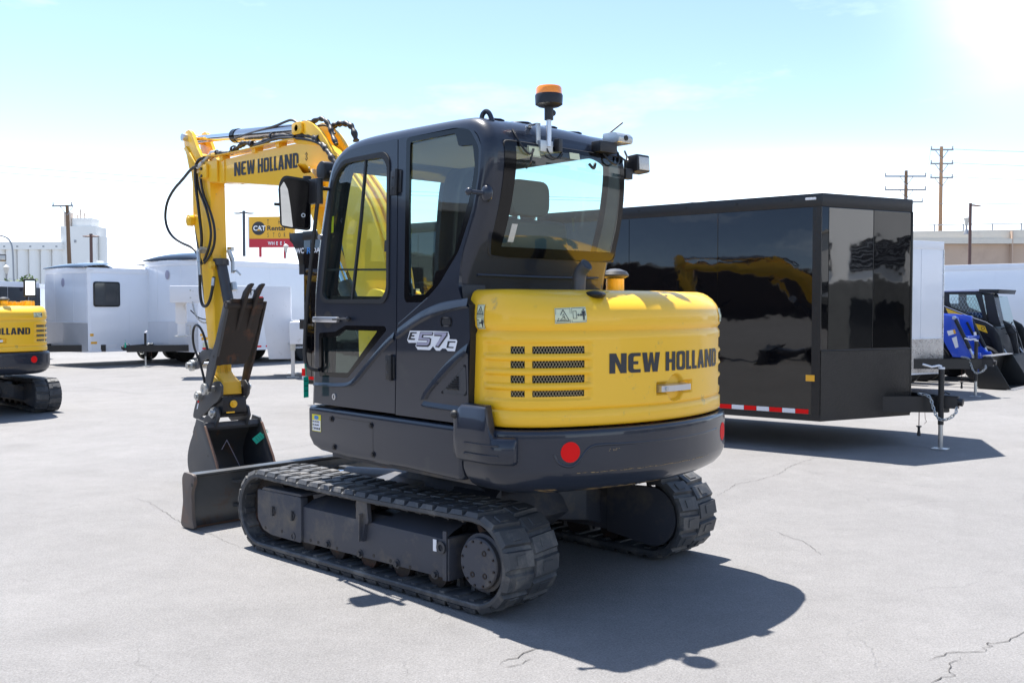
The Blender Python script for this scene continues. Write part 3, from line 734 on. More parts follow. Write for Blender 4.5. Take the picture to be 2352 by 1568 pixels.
LOWWIN_IN = rpoly([(.379, 1.418), (.207, 1.425), (.112, 1.467), (-.226, 1.468), (.083, 1.212), (.382, 1.201)], .012, 3)
RIGHTWIN = rpoly([(.33, 1.55), (.30, 2.05), (.20, 2.42), (.10, 2.49), (-.90, 2.49), (-1.02, 2.42), (-1.04, 2.2), (-.95, 1.75), (-.90, 1.55)], .06, 5)
def band(g, up, lo, y0, out, fn):
    """pressed swage: flush along its upper edge, standing proud along the lower one"""
    n = max(len(up), len(lo)) * 5
    def samp(P):
        P = chaik(P, 2); L_ = [0]
        for a, b in zip(P, P[1:]): L_.append(L_[-1] + math.dist(a, b))
        o = []
        for i in range(n + 1):
            d = L_[-1] * i / n; k = 0
            while k < len(L_) - 2 and L_[k + 1] < d: k += 1
            t = (d - L_[k]) / (L_[k + 1] - L_[k]); o.append((P[k][0] + (P[k + 1][0] - P[k][0]) * t, P[k][1] + (P[k + 1][1] - P[k][1]) * t))
        return o
    A, B = samp(up), samp(lo)
    rows = [[], [], [], []]
    for i, (a, b) in enumerate(zip(A, B)):
        e = min(1, i / 3, (n - i) / 3) if False else 1
        d = Vector(b) - Vector(a); c = Vector(b) + d * .05; m = Vector(b) + d * .30
        rows[0].append(fn(a[0], y0 - .0005, a[1])); rows[1].append(fn(b[0], y0 + out, b[1])); rows[2].append(fn(c.x, y0 + out, c.y)); rows[3].append(fn(m.x, y0 - .0005, m.y))
    g.loft(rows); return g
def build_cab(U, US, root):
    yl = CL
    # pillars and roof shell
    r = .065; idx = range(len(PC))
    def section(i, sgn, y0, wf):
        out = []
        for t in range(0, 6):
            a = math.pi / 2 * t / 5; p = insetp(PC, i, r * (1 - math.sin(a))); out.append(wf(p.x, y0 - sgn * r * (1 - math.cos(a)), p.y))
        for k, d in ((.16, 0), (.16, .045)):
            p = insetp(PC, i, d); out.append(wf(p.x, y0 - sgn * k, p.y))
        return out
    g = G()
    for sgn, y0, wf in ((1, CL, wl), (-1, CRT, wr)):
        g.loft([section(i, sgn, y0, wf) for i in idx])
    cf = U(g, 'cab_frame', 'charcoal', smooth=40)
    ir = [i for i in idx if PC[i][1] > 2.455 ]
    def yy(p, t, d=0):
        a = wl(0, CL - .16, p[1])[1]; b = wr(0, CRT + .16, p[1])[1]; return a + (b - a) * t
    g = G(); g.loft([[(PC[i][0], yy(PC[i], t), PC[i][1] + (.012 * math.sin(math.pi * t) if PC[i][1] > 2.5 else 0)) for t in [k / 10 for k in range(11)]] for i in ir])
    g.loft([[(insetp(PC, i, .04).x, yy(PC[i], t), insetp(PC, i, .04).y) for t in (0, 1)] for i in ir])
    rf = U(g, 'roof', 'charcoal', smooth=40)
    g = G()
    for t in (.06, .34, .62, .90):
        y = yy((0, 2.6), t); g.ell((-.90, y, 2.594 + .012 * math.sin(math.pi * t)), .115, .075, .014, rot=0)
    US(g, 'roof_swage', 'charcoal', rf, smooth=60)
    U(G().box((.22, -.05, 2.53), (-1.0, .78, 2.55)), 'headliner', 'headliner')
    # rear wall under the glass
    il = [i for i in idx if PC[i][0] < -.9 and PC[i][1] < 1.885]
    g = G(); g.loft([[(insetp(PC, i, d).x, yy(PC[i], t), insetp(PC, i, d).y) for t, d in ((0, .03), (0, 0), (.5, -.004), (1, 0), (1, .03))] for i in il])
    rw = U(g, 'rear_panel', 'charcoal')
    g = G().tube([(-.992, yl - .10, 1.772), (-1.0, .36, 1.768), (-.992, CRT + .1, 1.772)], .008, 8); U(g, 'panel_swage', 'charcoal', rw)
    # side wall: door and rear quarter
    door = [(.468, 1.005), (.455, 1.19), (.445, 1.43), (.432, 1.667), (.405, 1.98), (.355, 2.21), (.318, 2.37), (.285, 2.455), (.22, 2.51), (.125, 2.543), (-.03, 2.553), (-.366, 2.551), (-.376, 2.4), (-.398, 1.986), (-.412, 1.641), (-.410, 1.457), (-.400, 1.231), (-.393, 1.005)]
    dr = U(G().prism(door, yl - .035, yl, holes=[DOORWIN, LOWWIN], fn=wl), 'cab_door', 'charcoal', bevel=0)
    qp = [(-.375, 2.551), (-.95, 2.537), (-1.02, 2.52), (-1.062, 2.48), (-1.092, 2.43), (-1.10, 2.40), (-1.094, 2.28), (-1.057, 2.09), (-.985, 1.90), (-.965, 1.80), (-.96, 1.70), (-.99, 1.64), (-1.045, 1.615), (-1.052, 1.44), (-1.035, 1.40), (-1.040, 1.10), (-1.025, 1.00), (-.401, 1.00), (-.408, 1.231), (-.418, 1.457), (-.420, 1.641), (-.406, 1.986), (-.384, 2.4)]
    qt = U(G().prism(qp, yl - .035, yl, holes=[REARWIN], fn=wl), 'quarter_panel', 'charcoal')
    U(G().loft([[wl(p[0], yl, p[1]), wl(p[0], yl - .16, p[1])] for p in [(-.985, 1.72), (-1.0, 1.64), (-1.046, 1.615), (-1.055, 1.44), (-1.04, 1.10), (-1.026, 1.0)]]), 'panel_return', 'black_plastic', qt)
    pl = lambda u, v, o=.0012: wl(u, yl + o, v)
    # window seals, frits and panes
    def window(name, outer, inner, parent, frit, y, sgn=1, fn=wl, t=.012):
        f = U(G().prism(outer, y - sgn * .012, y + sgn * .002 if frit else y + sgn * .008, holes=[inner], fn=fn), name, 'black_gloss' if frit else 'rubber', parent, smooth=30)
        U(G().sheet(inner, lambda u, v: fn(u, y - sgn * .008, v)), 'pane', 'cab_glass', f); return f
    dw = window('door_window', DOORWIN, DOORWIN_IN, dr, False, yl)
    g = G(); g.prism([(-.041, 2.465), (-.013, 2.13), (.051, 1.651), (.034, 1.651), (-.029, 2.13), (-.056, 2.465)], yl - .016, yl - .001, fn=wl)
    g.prism([(.352, 1.842), (-.318, 1.823), (-.318, 1.811), (.352, 1.830)], yl - .030, yl - .018, fn=wl)
    g.prism([(-.275, 1.92), (-.322, 1.92), (-.322, 1.985), (-.275, 1.985)], yl - .03, yl - .003, fn=wl)
    U(g, 'glazing_bar', 'black_plastic', dw)
    window('lower_window', LOWWIN, LOWWIN_IN, dr, True, yl - .002)
    window('quarter_window', REARWIN, REARWIN_IN, qt, True, yl - .002)
    # swages
    g = G(); up = [(.462, 1.136), (.094, 1.149), (.022, 1.182), (-.12, 1.289), (-.294, 1.411), (-.392, 1.468)]; lo = [(.462, 1.118), (.084, 1.128), (-.009, 1.160), (-.139, 1.264), (-.312, 1.384), (-.392, 1.428)]
    band(g, up, lo, yl, .012, wl); U(g, 'door_swage', 'charcoal', dr, smooth=40)
    g = G(); up = [(-.422, 1.486), (-.627, 1.582), (-.795, 1.628), (-.916, 1.642), (-1.035, 1.650)]; lo = [(-.422, 1.436), (-.627, 1.534), (-.795, 1.578), (-.955, 1.604), (-1.042, 1.611)]
    band(g, up, lo, yl, .014, wl)
    band(g, [(-.630, 1.100), (-.660, 1.150), (-.812, 1.282), (-.949, 1.375), (-1.035, 1.42)], [(-.680, 1.108), (-.705, 1.147), (-.853, 1.257), (-.972, 1.342), (-1.035, 1.375)], yl, .014, wl)
    band(g, [(-.665, 1.098), (-.70, 1.095), (-.852, 1.092), (-1.025, 1.090)], [(-.65, 1.072), (-.70, 1.066), (-.852, 1.066), (-1.025, 1.064)], yl, .012, wl)
    g.tube([pl(*p, -.002) for p in [(.41, 1.50), (-.40, 1.46)]][:0] or [pl(-.70, 1.655, -.002), pl(-.60, 1.60, -.002), pl(-.43, 1.51, -.002)], .004, 6)
    U(g, 'quarter_swage', 'charcoal', qt, smooth=40)
    # vent triangle
    vt = rpoly([(-1.015, 1.310), (-1.024, 1.15), (-.815, 1.150)], .015, 4)
    ve = U(poly_lines(vt, .006, lambda u, v: pl(u, v, .002)), 'vent_outline', 'charcoal_dull', qt)
    g = G(); g.sheet(vt, lambda u, v: pl(u, v, .001)); U(g, 'vent_panel', 'charcoal_dull', qt)
    g = G()
    for k in range(6):
        z = 1.172 + .0125 * k; x0 = -.861 - .0175 * k * .9
        g.add([pl(x0, z, .001), pl(-.962, z, .001), pl(-.962, z + .008, .009), pl(x0 - .008, z + .008, .009), pl(x0, z + .010, .001), pl(-.962, z + .010, .001)], [(0, 1, 2, 3), (3, 2, 5, 4)])
    U(g, 'louvre', 'black_plastic', ve)
    # hinges, handle, lock, slot, knobs
    for x0, x1, z0, z1 in ((-.325, -.425, 2.235, 2.372), (-.318, -.400, 1.195, 1.332)):
        z0 += 0; g = G().prism(rect(x0, z0, (x0 + x1) / 2, z1), yl, yl + .010, fn=wl); g.prism(rect((x0 + x1) / 2 - .005, z0 + .01, x1, z1 - .005), yl, yl + .008, fn=wl)
        xm = (x0 + x1) / 2 - .012; g.cyl(pl(xm, z0 - .004, .014), pl(xm, z1 + .006, .014), .013, n=12)
        h = U(g, 'door_hinge', 'black_plastic', dr, bevel=.003)
        US(G().cyl(pl(x0 - .018, z0 + .04, .008), pl(x0 - .018, z0 + .04, .013), .008, n=10).cyl(pl(x0 - .018, z0 + .10, .008), pl(x0 - .018, z0 + .10, .013), .008, n=10), 'hinge_bolt', 'charcoal_dull', h)
    U(G().sheet(circ(.30, 1.528, .052, 28), lambda u, v: pl(u, v, .0015)), 'handle_recess', 'black_plastic', dr)
    hl = U(G().prism(rpoly(rect(.430, 1.512, .150, 1.546), .014, 3), yl + .012, yl + .034, fn=wl), 'door_handle', 'silver', dr, bevel=.005)
    US(G().box((.20, yl, 1.518), (.235, yl + .014, 1.54)).box((.38, yl, 1.518), (.41, yl + .014, 1.54)), 'handle_mount', 'silver', hl)
    U(G().tube([pl(.19, 1.532, .036), pl(.10, 1.533, .030), pl(.045, 1.534, .024)], .006, 8).ell(pl(.045, 1.534, .02), .016, .016, .016), 'key_cover', 'black_plastic', hl)
    lk = U(G().cyl(pl(.232, 1.060, 0), pl(.232, 1.060, .006), .019, n=24), 'door_lock', 'silver', dr); U(G().box((.227, yl + .006, 1.05), (.237, yl + .0072, 1.07)), 'keyhole', 'black_plastic', lk)
    U(G().cyl(pl(.418, 2.04, -.01), pl(.418, 2.04, .006), .017, n=20), 'door_button', 'silver', dr)
    U(poly_lines(rpoly(rect(-.815, 1.505, -.905, 1.548), .02, 4), .007, lambda u, v: pl(u, v, .003)), 'slot_rim', 'charcoal_dull', qt)
    U(G().sheet(rpoly(rect(-.825, 1.512, -.895, 1.540), .013, 4), lambda u, v: pl(u, v, .0015)), 'slot', 'black_plastic', qt)
    U(G().cyl(pl(-.985, 1.052, 0), pl(-.985, 1.052, .03), .010, n=12).ell(pl(-.98, 1.052, .045), .024, .020, .022), 'door_stop', 'rubber', qt)
    g = G().ell((-1.135, .885, 2.18), .034, .03, .045); g.cyl((-1.135, .90, 2.18), (-1.10, .955, 2.185), .012, n=10).ell((-1.09, .968, 2.187), .022, .018, .020)
    U(g, 'door_latch_stop', 'charcoal', cf, smooth=60)
    # model badge
    bf = lambda o: (lambda u, v: pl(u, v, o))
    plate = [(-0.541, 1.475), (-0.754, 1.477), (-0.878, 1.476), (-0.89, 1.453), (-0.887, 1.436), (-0.945, 1.436), (-0.953, 1.427), (-0.933, 1.374), (-0.873, 1.374), (-0.855, 1.386), (-0.828, 1.386), (-0.807, 1.373), (-0.774, 1.373), (-0.753, 1.39), (-0.748, 1.396), (-0.722, 1.374), (-0.611, 1.373), (-0.592, 1.392), (-0.6, 1.41), (-0.53, 1.408), (-0.516, 1.422)]
    BO = [[(-0.547, 1.467), (-0.606, 1.468), (-0.603, 1.461), (-0.564, 1.46), (-0.56, 1.451), (-0.584, 1.451), (-0.581, 1.443), (-0.556, 1.443), (-0.55, 1.434), (-0.59, 1.433), (-0.586, 1.425), (-0.524, 1.424)], [(-0.636, 1.47), (-0.754, 1.471), (-0.746, 1.452), (-0.667, 1.452), (-0.661, 1.441), (-0.72, 1.441), (-0.735, 1.434), (-0.725, 1.402), (-0.704, 1.39), (-0.6, 1.39), (-0.606, 1.413), (-0.694, 1.413), (-0.696, 1.425), (-0.617, 1.425)], [(-0.76, 1.471), (-0.876, 1.472), (-0.873, 1.454), (-0.8, 1.389), (-0.766, 1.392), (-0.818, 1.45), (-0.759, 1.45)], [(-0.875, 1.426), (-0.94, 1.426), (-0.937, 1.42), (-0.89, 1.419), (-0.88, 1.397), (-0.925, 1.396), (-0.921, 1.39), (-0.863, 1.39)]]
    BF = [[(-0.641, 1.467), (-0.746, 1.468), (-0.742, 1.457), (-0.657, 1.456), (-0.649, 1.438), (-0.717, 1.437), (-0.725, 1.43), (-0.715, 1.408), (-0.699, 1.399), (-0.606, 1.398), (-0.611, 1.411), (-0.696, 1.411), (-0.704, 1.428), (-0.62, 1.429)], [(-0.764, 1.469), (-0.867, 1.469), (-0.864, 1.459), (-0.795, 1.397), (-0.771, 1.399), (-0.83, 1.457), (-0.761, 1.457)]]
    bg_ = U(G().sheet(plate, bf(.002)), 'model_badge', 'decal_white', qt)
    q = G()
    for P in BO: q.sheet(P, bf(.0032))
    U(q, 'badge_outline', 'decal_black', bg_)
    q = G()
    for P in BF: q.sheet(P, bf(.0044))
    U(q, 'badge_figure', 'decal_grey', bg_)
    # rear glass
    ig = [i for i in idx if PC[i][0] < -.9 and 1.86 < PC[i][1] < 2.462]
    def rgl(t, k, off):      # t across, k along the profile
        f = k * (len(ig) - 1); a = int(min(f, len(ig) - 2)); fr = f - a
        p = insetp(PC, ig[a], -off).lerp(insetp(PC, ig[a + 1], -off), fr); p = p + Vector((.006 * k * k, 0)); tt = (-.09 + .05 * k) + (1.25 + .0 * k) * t - .0
        return (p.x - .018 * math.sin(math.pi * t), yy((0, p.y), tt), p.y)
    fo = rpoly(rect(0, 0, 1, 1), .05, 4); fi = rpoly([(.055, .10), (.945, .10), (.90, .83), (.055, .83)], .05, 4)
    def meshed(outer, inner, off):
        g = G(); n = 24
        cells = [(i / n, j / n) for i in range(n) for j in range(n)]
        for u, v in cells:
            uc, vc = u + .5 / n, v + .5 / n
            ins = .10 < uc < .955 and .085 < vc < .90
            if ins != inner: continue
            g.add([rgl(u, v, off), rgl(u + 1 / n, v, off), rgl(u + 1 / n, v + 1 / n, off), rgl(u, v + 1 / n, off)], [(0, 1, 2, 3)])
        return g
    g = G(); g.loft([[(insetp(PC, il[0], d).x, yy(PC[il[0]], t), PC[il[0]][1]) for t in (-.1, 1.15)] for d in (-.001, .075)]); U(g, 'window_ledge', 'charcoal', rw)
    rgw = U(meshed(fo, False, .004), 'rear_window', 'black_gloss', smooth=60); U(meshed(fo, True, .004), 'pane', 'cab_glass', rgw, smooth=60)
    U(G().tube([rgl(u, v, .003) for u, v in rpoly(rect(0, 0, 1, 1), .06, 4)], .005, 6, True), 'window_seal', 'rubber', rgw)
    q = G(); kk = lambda u, v, o=.006: rgl(u, v, o)
    wd = U(G().sheet(rect(.17, .05, .265, .21), lambda u, v: kk(u, v)), 'safety_sticker', 'decal_cream', rgw)
    U(poly_lines([(.175, .06), (.26, .06), (.26, .20), (.175, .20)], .004, lambda u, v: kk(u, v, .007)), 'sticker_ink', 'decal_black', wd)
    U(G().sheet(rect(.50, .07, .585, .17), lambda u, v: kk(u, v)), 'inner_sticker', 'decal_cream', rgw)
    U(G().sheet(rect(.115, .76, .155, .88), lambda u, v: kk(u, v)), 'glass_label', 'lamp_glass', rgw)
    # right wall, front glass
    rout = [tuple(insetp(PC, i, r)) for i in idx if not (PC[i][1] < 1.02)] ; rout = [(.46, 1.0)] + rout + [(-.95, 1.0)]
    rq = U(G().prism(rout, CRT, CRT + .03, holes=[RIGHTWIN], fn=wr), 'right_wall', 'charcoal')
    U(G().sheet(RIGHTWIN, lambda u, v: wr(u, CRT + .012, v)), 'pane', 'cab_glass', rq)
    i_f = [i for i in idx if PC[i][0] > 0 and 1.02 < PC[i][1] < 2.5]
    U(G().loft([[(insetp(PC, i, .012).x, yy(PC[i], t), PC[i][1]) for t in (0, 1)] for i in i_f]), 'windscreen', 'cab_glass')
    g = G().box((.44, CRT + .1, 1.0), (.50, CL - .1, 1.06)).box((.43, CRT + .1, 1.64), (.475, CL - .1, 1.675)); US(g, 'windscreen_frame', 'black_plastic')
    # interior
    U(G().box((-1.0, CRT + .04, 1.0), (.46, CL - .05, 1.03)), 'cab_floor', 'interior')
    st = U(G().prism(rpoly([(-.95, 1.55), (-.93, 1.62), (-.45, 1.66), (-.40, 1.60), (-.42, 1.52), (-.90, 1.48)], .04, 3), .10, .58), 'seat', 'seat_cloth', bevel=.03, seg=3)
    U(G().prism(rpoly([(-.86, 1.60), (-.80, 2.08), (-.86, 2.10), (-.95, 2.08), (-.97, 1.60)], .04, 3), .12, .56), 'backrest', 'seat_cloth', st, bevel=.04, seg=3)
    hr = G().prism(rpoly(rect(.20, 2.115, .50, 2.315), .07, 5), -.90, -.81, 'x'); U(hr, 'headrest', 'seat_cloth', st, bevel=.02, seg=3)
    US(G().cyl((-.86, .28, 2.0), (-.86, .28, 2.13), .008, n=8).cyl((-.86, .41, 2.0), (-.86, .41, 2.13), .008, n=8), 'headrest_post', 'chrome', st)
    U(G().box((-.85, .15, 1.03), (-.45, .53, 1.5)), 'seat_base', 'interior', st, bevel=.02)
    for y in (.0, .68): 
        c_ = U(G().prism(rpoly([(-.80, 1.45), (-.25, 1.50), (-.22, 1.62), (-.30, 1.68), (-.80, 1.66)], .04, 3), y, y + .10), 'armrest_console', 'interior', bevel=.015)
        U(G().cyl((-.27, y + .05, 1.66), (-.25, y + .05, 1.80), .012, n=8).ell((-.245, y + .05, 1.84), .026, .024, .055), 'joystick', 'black_plastic', c_)
    U(G().box((-.95, CRT + .045, 1.03), (-.30, -.02, 1.62)), 'side_console', 'interior', bevel=.03)
    mo = U(G().box((.20, -.10, 1.66), (.26, .06, 1.84), ry=-12), 'monitor', 'black_plastic', bevel=.012)
    U(G().tube([(.22, -.02, 1.66), (.25, -.05, 1.3), (.3, -.06, 1.05)], .018, 8), 'monitor_stand', 'interior', mo)
    US(G().box((.12, .18, 1.03), (.24, .52, 1.12)).cyl((.16, .28, 1.1), (.10, .28, 1.72), .010, n=8).cyl((.16, .42, 1.1), (.10, .42, 1.72), .010, n=8), 'travel_lever', 'black_plastic')
    U(G().box((-.10, CRT + .012, 1.84), (-.065, CRT + .016, 1.99)), 'exit_sticker', 'decal_yellow', rq)
    U(G().box((.305, CL - .013, 2.06), (.285, CL - .010, 2.16)).map(wl), 'window_sticker', 'decal_yellow', dw)
    # roof fittings
    U(G().tube([(-.985, .79, 2.575), (-.985, .79, 2.605), (-1.0, .785, 2.622), (-1.02, .785, 2.624), (-1.04, .78, 2.605), (-1.06, .775, 2.545)], .013, 10, smooth=2), 'lifting_eye', 'charcoal', rf)
    bk = U(G().box((-1.10, .535, 2.555), (-1.03, .565, 2.567)).box((-1.165, .535, 2.43), (-1.155, .565, 2.567)).box((-1.19, .47, 2.42), (-1.155, .56, 2.48)).box((-1.10, .535, 2.565), (-1.165, .565, 2.572)), 'beacon_bracket', 'zinc', bevel=.003)
    U(G().cyl((-1.19, .50, 2.45), (-1.19, .50, 2.60), .0135, n=14), 'beacon_stem', 'silver', bk)
    U(G().cyl((-1.19, .50, 2.59), (-1.19, .50, 2.655), .024, n=14).ell((-1.19, .475, 2.63), .018, .022, .018), 'beacon_joint', 'black_plastic', bk)
    be = U(G().lathe([(.022, 2.655), (.055, 2.660), (.072, 2.670), (.074, 2.716), (.071, 2.722), (.02, 2.722)], (-1.19, .50, 0), n=36), 'beacon_base', 'black_plastic', smooth=40)
    U(G().lathe([(.070, 2.722), (.069, 2.752), (.062, 2.763), (.036, 2.768), (.0001, 2.770)], (-1.19, .50, 0), n=36), 'beacon_lens', 'amber', be, smooth=40)
    cb = G().tube([(-1.16, .585, 2.44), (-1.18, .60, 2.42), (-1.19, .64, 2.39), (-1.185, .69, 2.43), (-1.15, .70, 2.49), (-1.12, .695, 2.525)], .0055, 8, smooth=3)
    cb.tube([(-1.19, .515, 2.44), (-1.20, .50, 2.40), (-1.20, .44, 2.385), (-1.19, .395, 2.42), (-1.18, .40, 2.45)], .004, 6, smooth=3); cb.tube([(-1.17, .60, 2.43), (-1.175, .62, 2.36), (-1.15, .63, 2.33)], .008, 6)
    U(cb, 'beacon_cable', 'hose', bk)
    lc = G().box((-1.20, .405, 2.43), (-1.165, .44, 2.50), rz=10); U(lc, 'beacon_latch', 'black_plastic', bk, bevel=.004)
    cm = U(G().box((-1.21, -.02, 2.465), (-1.14, .12, 2.525), rz=0), 'camera_bracket', 'black_plastic', bevel=.005)
    U(G().prism(rpoly([(-1.24, 2.525), (-1.245, 2.56), (-1.215, 2.585), (-1.12, 2.585), (-1.12, 2.525)], .012, 3), -.115, .005), 'rear_camera', 'zinc', cm, bevel=.008)
    U(G().cyl((-1.246, -.055, 2.552), (-1.240, -.055, 2.552), .016, n=16), 'camera_lens', 'black_gloss', cm)
    U(G().tube([(-1.17, .06, 2.47), (-1.20, .04, 2.42), (-1.20, -.02, 2.40), (-1.19, -.06, 2.43), (-1.17, -.07, 2.48)], .006, 8, smooth=3).tube([(-1.16, -.08, 2.47), (-1.20, -.11, 2.43), (-1.19, -.14, 2.44), (-1.15, -.15, 2.5)], .006, 8, smooth=3).tube([(-1.17, .12, 2.40), (-1.20, .16, 2.36), (-1.19, .19, 2.39)], .008, 8, smooth=2), 'camera_cable', 'hose', cm)
    U(G().tube([(-1.10, -.02, 2.56), (-1.12, -.06, 2.60), (-1.15, -.13, 2.66)], .0055, 8), 'aerial', 'hose', cm)
    wb = U(G().box((-1.17, -.20, 2.34), (-1.13, -.14, 2.40)).cyl((-1.15, -.17, 2.37), (-1.15, -.235, 2.39), .012, n=10), 'lamp_bracket', 'black_plastic', bevel=.004)
    wk = U(G().box((-1.19, -.33, 2.385), (-1.10, -.215, 2.487), ry=4).box((-1.10, -.305, 2.41), (-1.06, -.24, 2.47)), 'work_lamp', 'black_plastic', bevel=.012)
    U(G().box((-1.196, -.318, 2.398), (-1.189, -.228, 2.474), ry=4), 'lamp_lens', 'lamp_glass', wk, bevel=.003)
    # handrail and mirror at the front corner
    hrp = [(.30, .985, 2.30), (.304, 1.0, 2.22), (.374, 1.0, 1.885), (.439, 1.0, 1.565), (.462, 1.0, 1.34), (.458, .995, 1.25), (.43, .97, 1.222), (.42, .935, 1.215)]
    hr_ = U(G().tube(hrp, .0125, 12, smooth=2), 'grab_rail', 'black_plastic', smooth=60)
    mb = U(G().cyl((.44, .985, 2.28), (.44, .985, 2.41), .026, n=18).box((.30, .965, 2.235), (.44, 1.005, 2.385)).cyl((.30, .985, 2.23), (.30, .985, 2.385), .022, n=16).cyl((.34, .89, 2.33), (.34, .97, 2.33), .012, n=10).cyl((.44, .985, 2.37), (.43, 1.06, 2.34), .012, n=10), 'mirror_bracket', 'black_plastic', bevel=.006)
    def mir(u, v, o): # u across (outwards), v up, o towards the rear
        c = Vector((.43, 1.085, 2.235)); a = R(12); ax = Vector((math.sin(a), math.cos(a), 0)); nr = Vector((-math.cos(a), math.sin(a), 0)); tilt = .14 * v
        return c + ax * (u + .10 * v * .3) + Vector((0, 0, v)) + nr * (o + tilt)
    sh = rpoly([(-.105, -.165), (.09, -.150), (.105, .10), (.075, .165), (-.10, .15)], .035, 5)
    ms = G(); ms.add(*(lambda q: (q.v, q.f))(G().prism(sh, 0, 1, 'z', fn=lambda u, v, w_: tuple(mir(u * (1 if w_ > .5 else .8), v * (1 if w_ > .5 else .85), .02 * w_ - .035 * (1 - w_))))))
    msh = U(ms, 'mirror_shell', 'black_plastic', mb, bevel=.006)
    U(G().sheet([(u * .88, v * .90) for u, v in sh], lambda u, v: tuple(mir(u, v, .0212))), 'mirror_backing', 'black_gloss', msh)
    gl = rpoly([(.012, -.145), (.080, -.135), (.092, .09), (.070, .125), (.045, .08), (.028, -.02)], .008, 3)
    U(G().sheet(gl, lambda u, v: tuple(mir(u, v, .0222))), 'mirror_glass', 'mirror_glass', msh)
    U(G().ring(mir(-.052, -.07, .0212), mir(-.052, -.07, .026), .013, .008, 16), 'mirror_button', 'silver', msh)
    U(G().cyl(mir(.07, -.01, .005), mir(.122, -.01, .005), .010, n=10), 'mirror_knob', 'black_plastic', msh)
    fl = U(G().prism(rpoly([(.50, 2.42), (.50, 2.52), (.55, 2.535), (.60, 2.50), (.60, 2.44), (.55, 2.40)], .02, 4), .745, .825), 'front_lamp', 'black_plastic', bevel=.01)
    U(G().cyl((.42, .79, 2.44), (.52, .79, 2.46), .012, n=8), 'lamp_arm', 'black_plastic', fl)

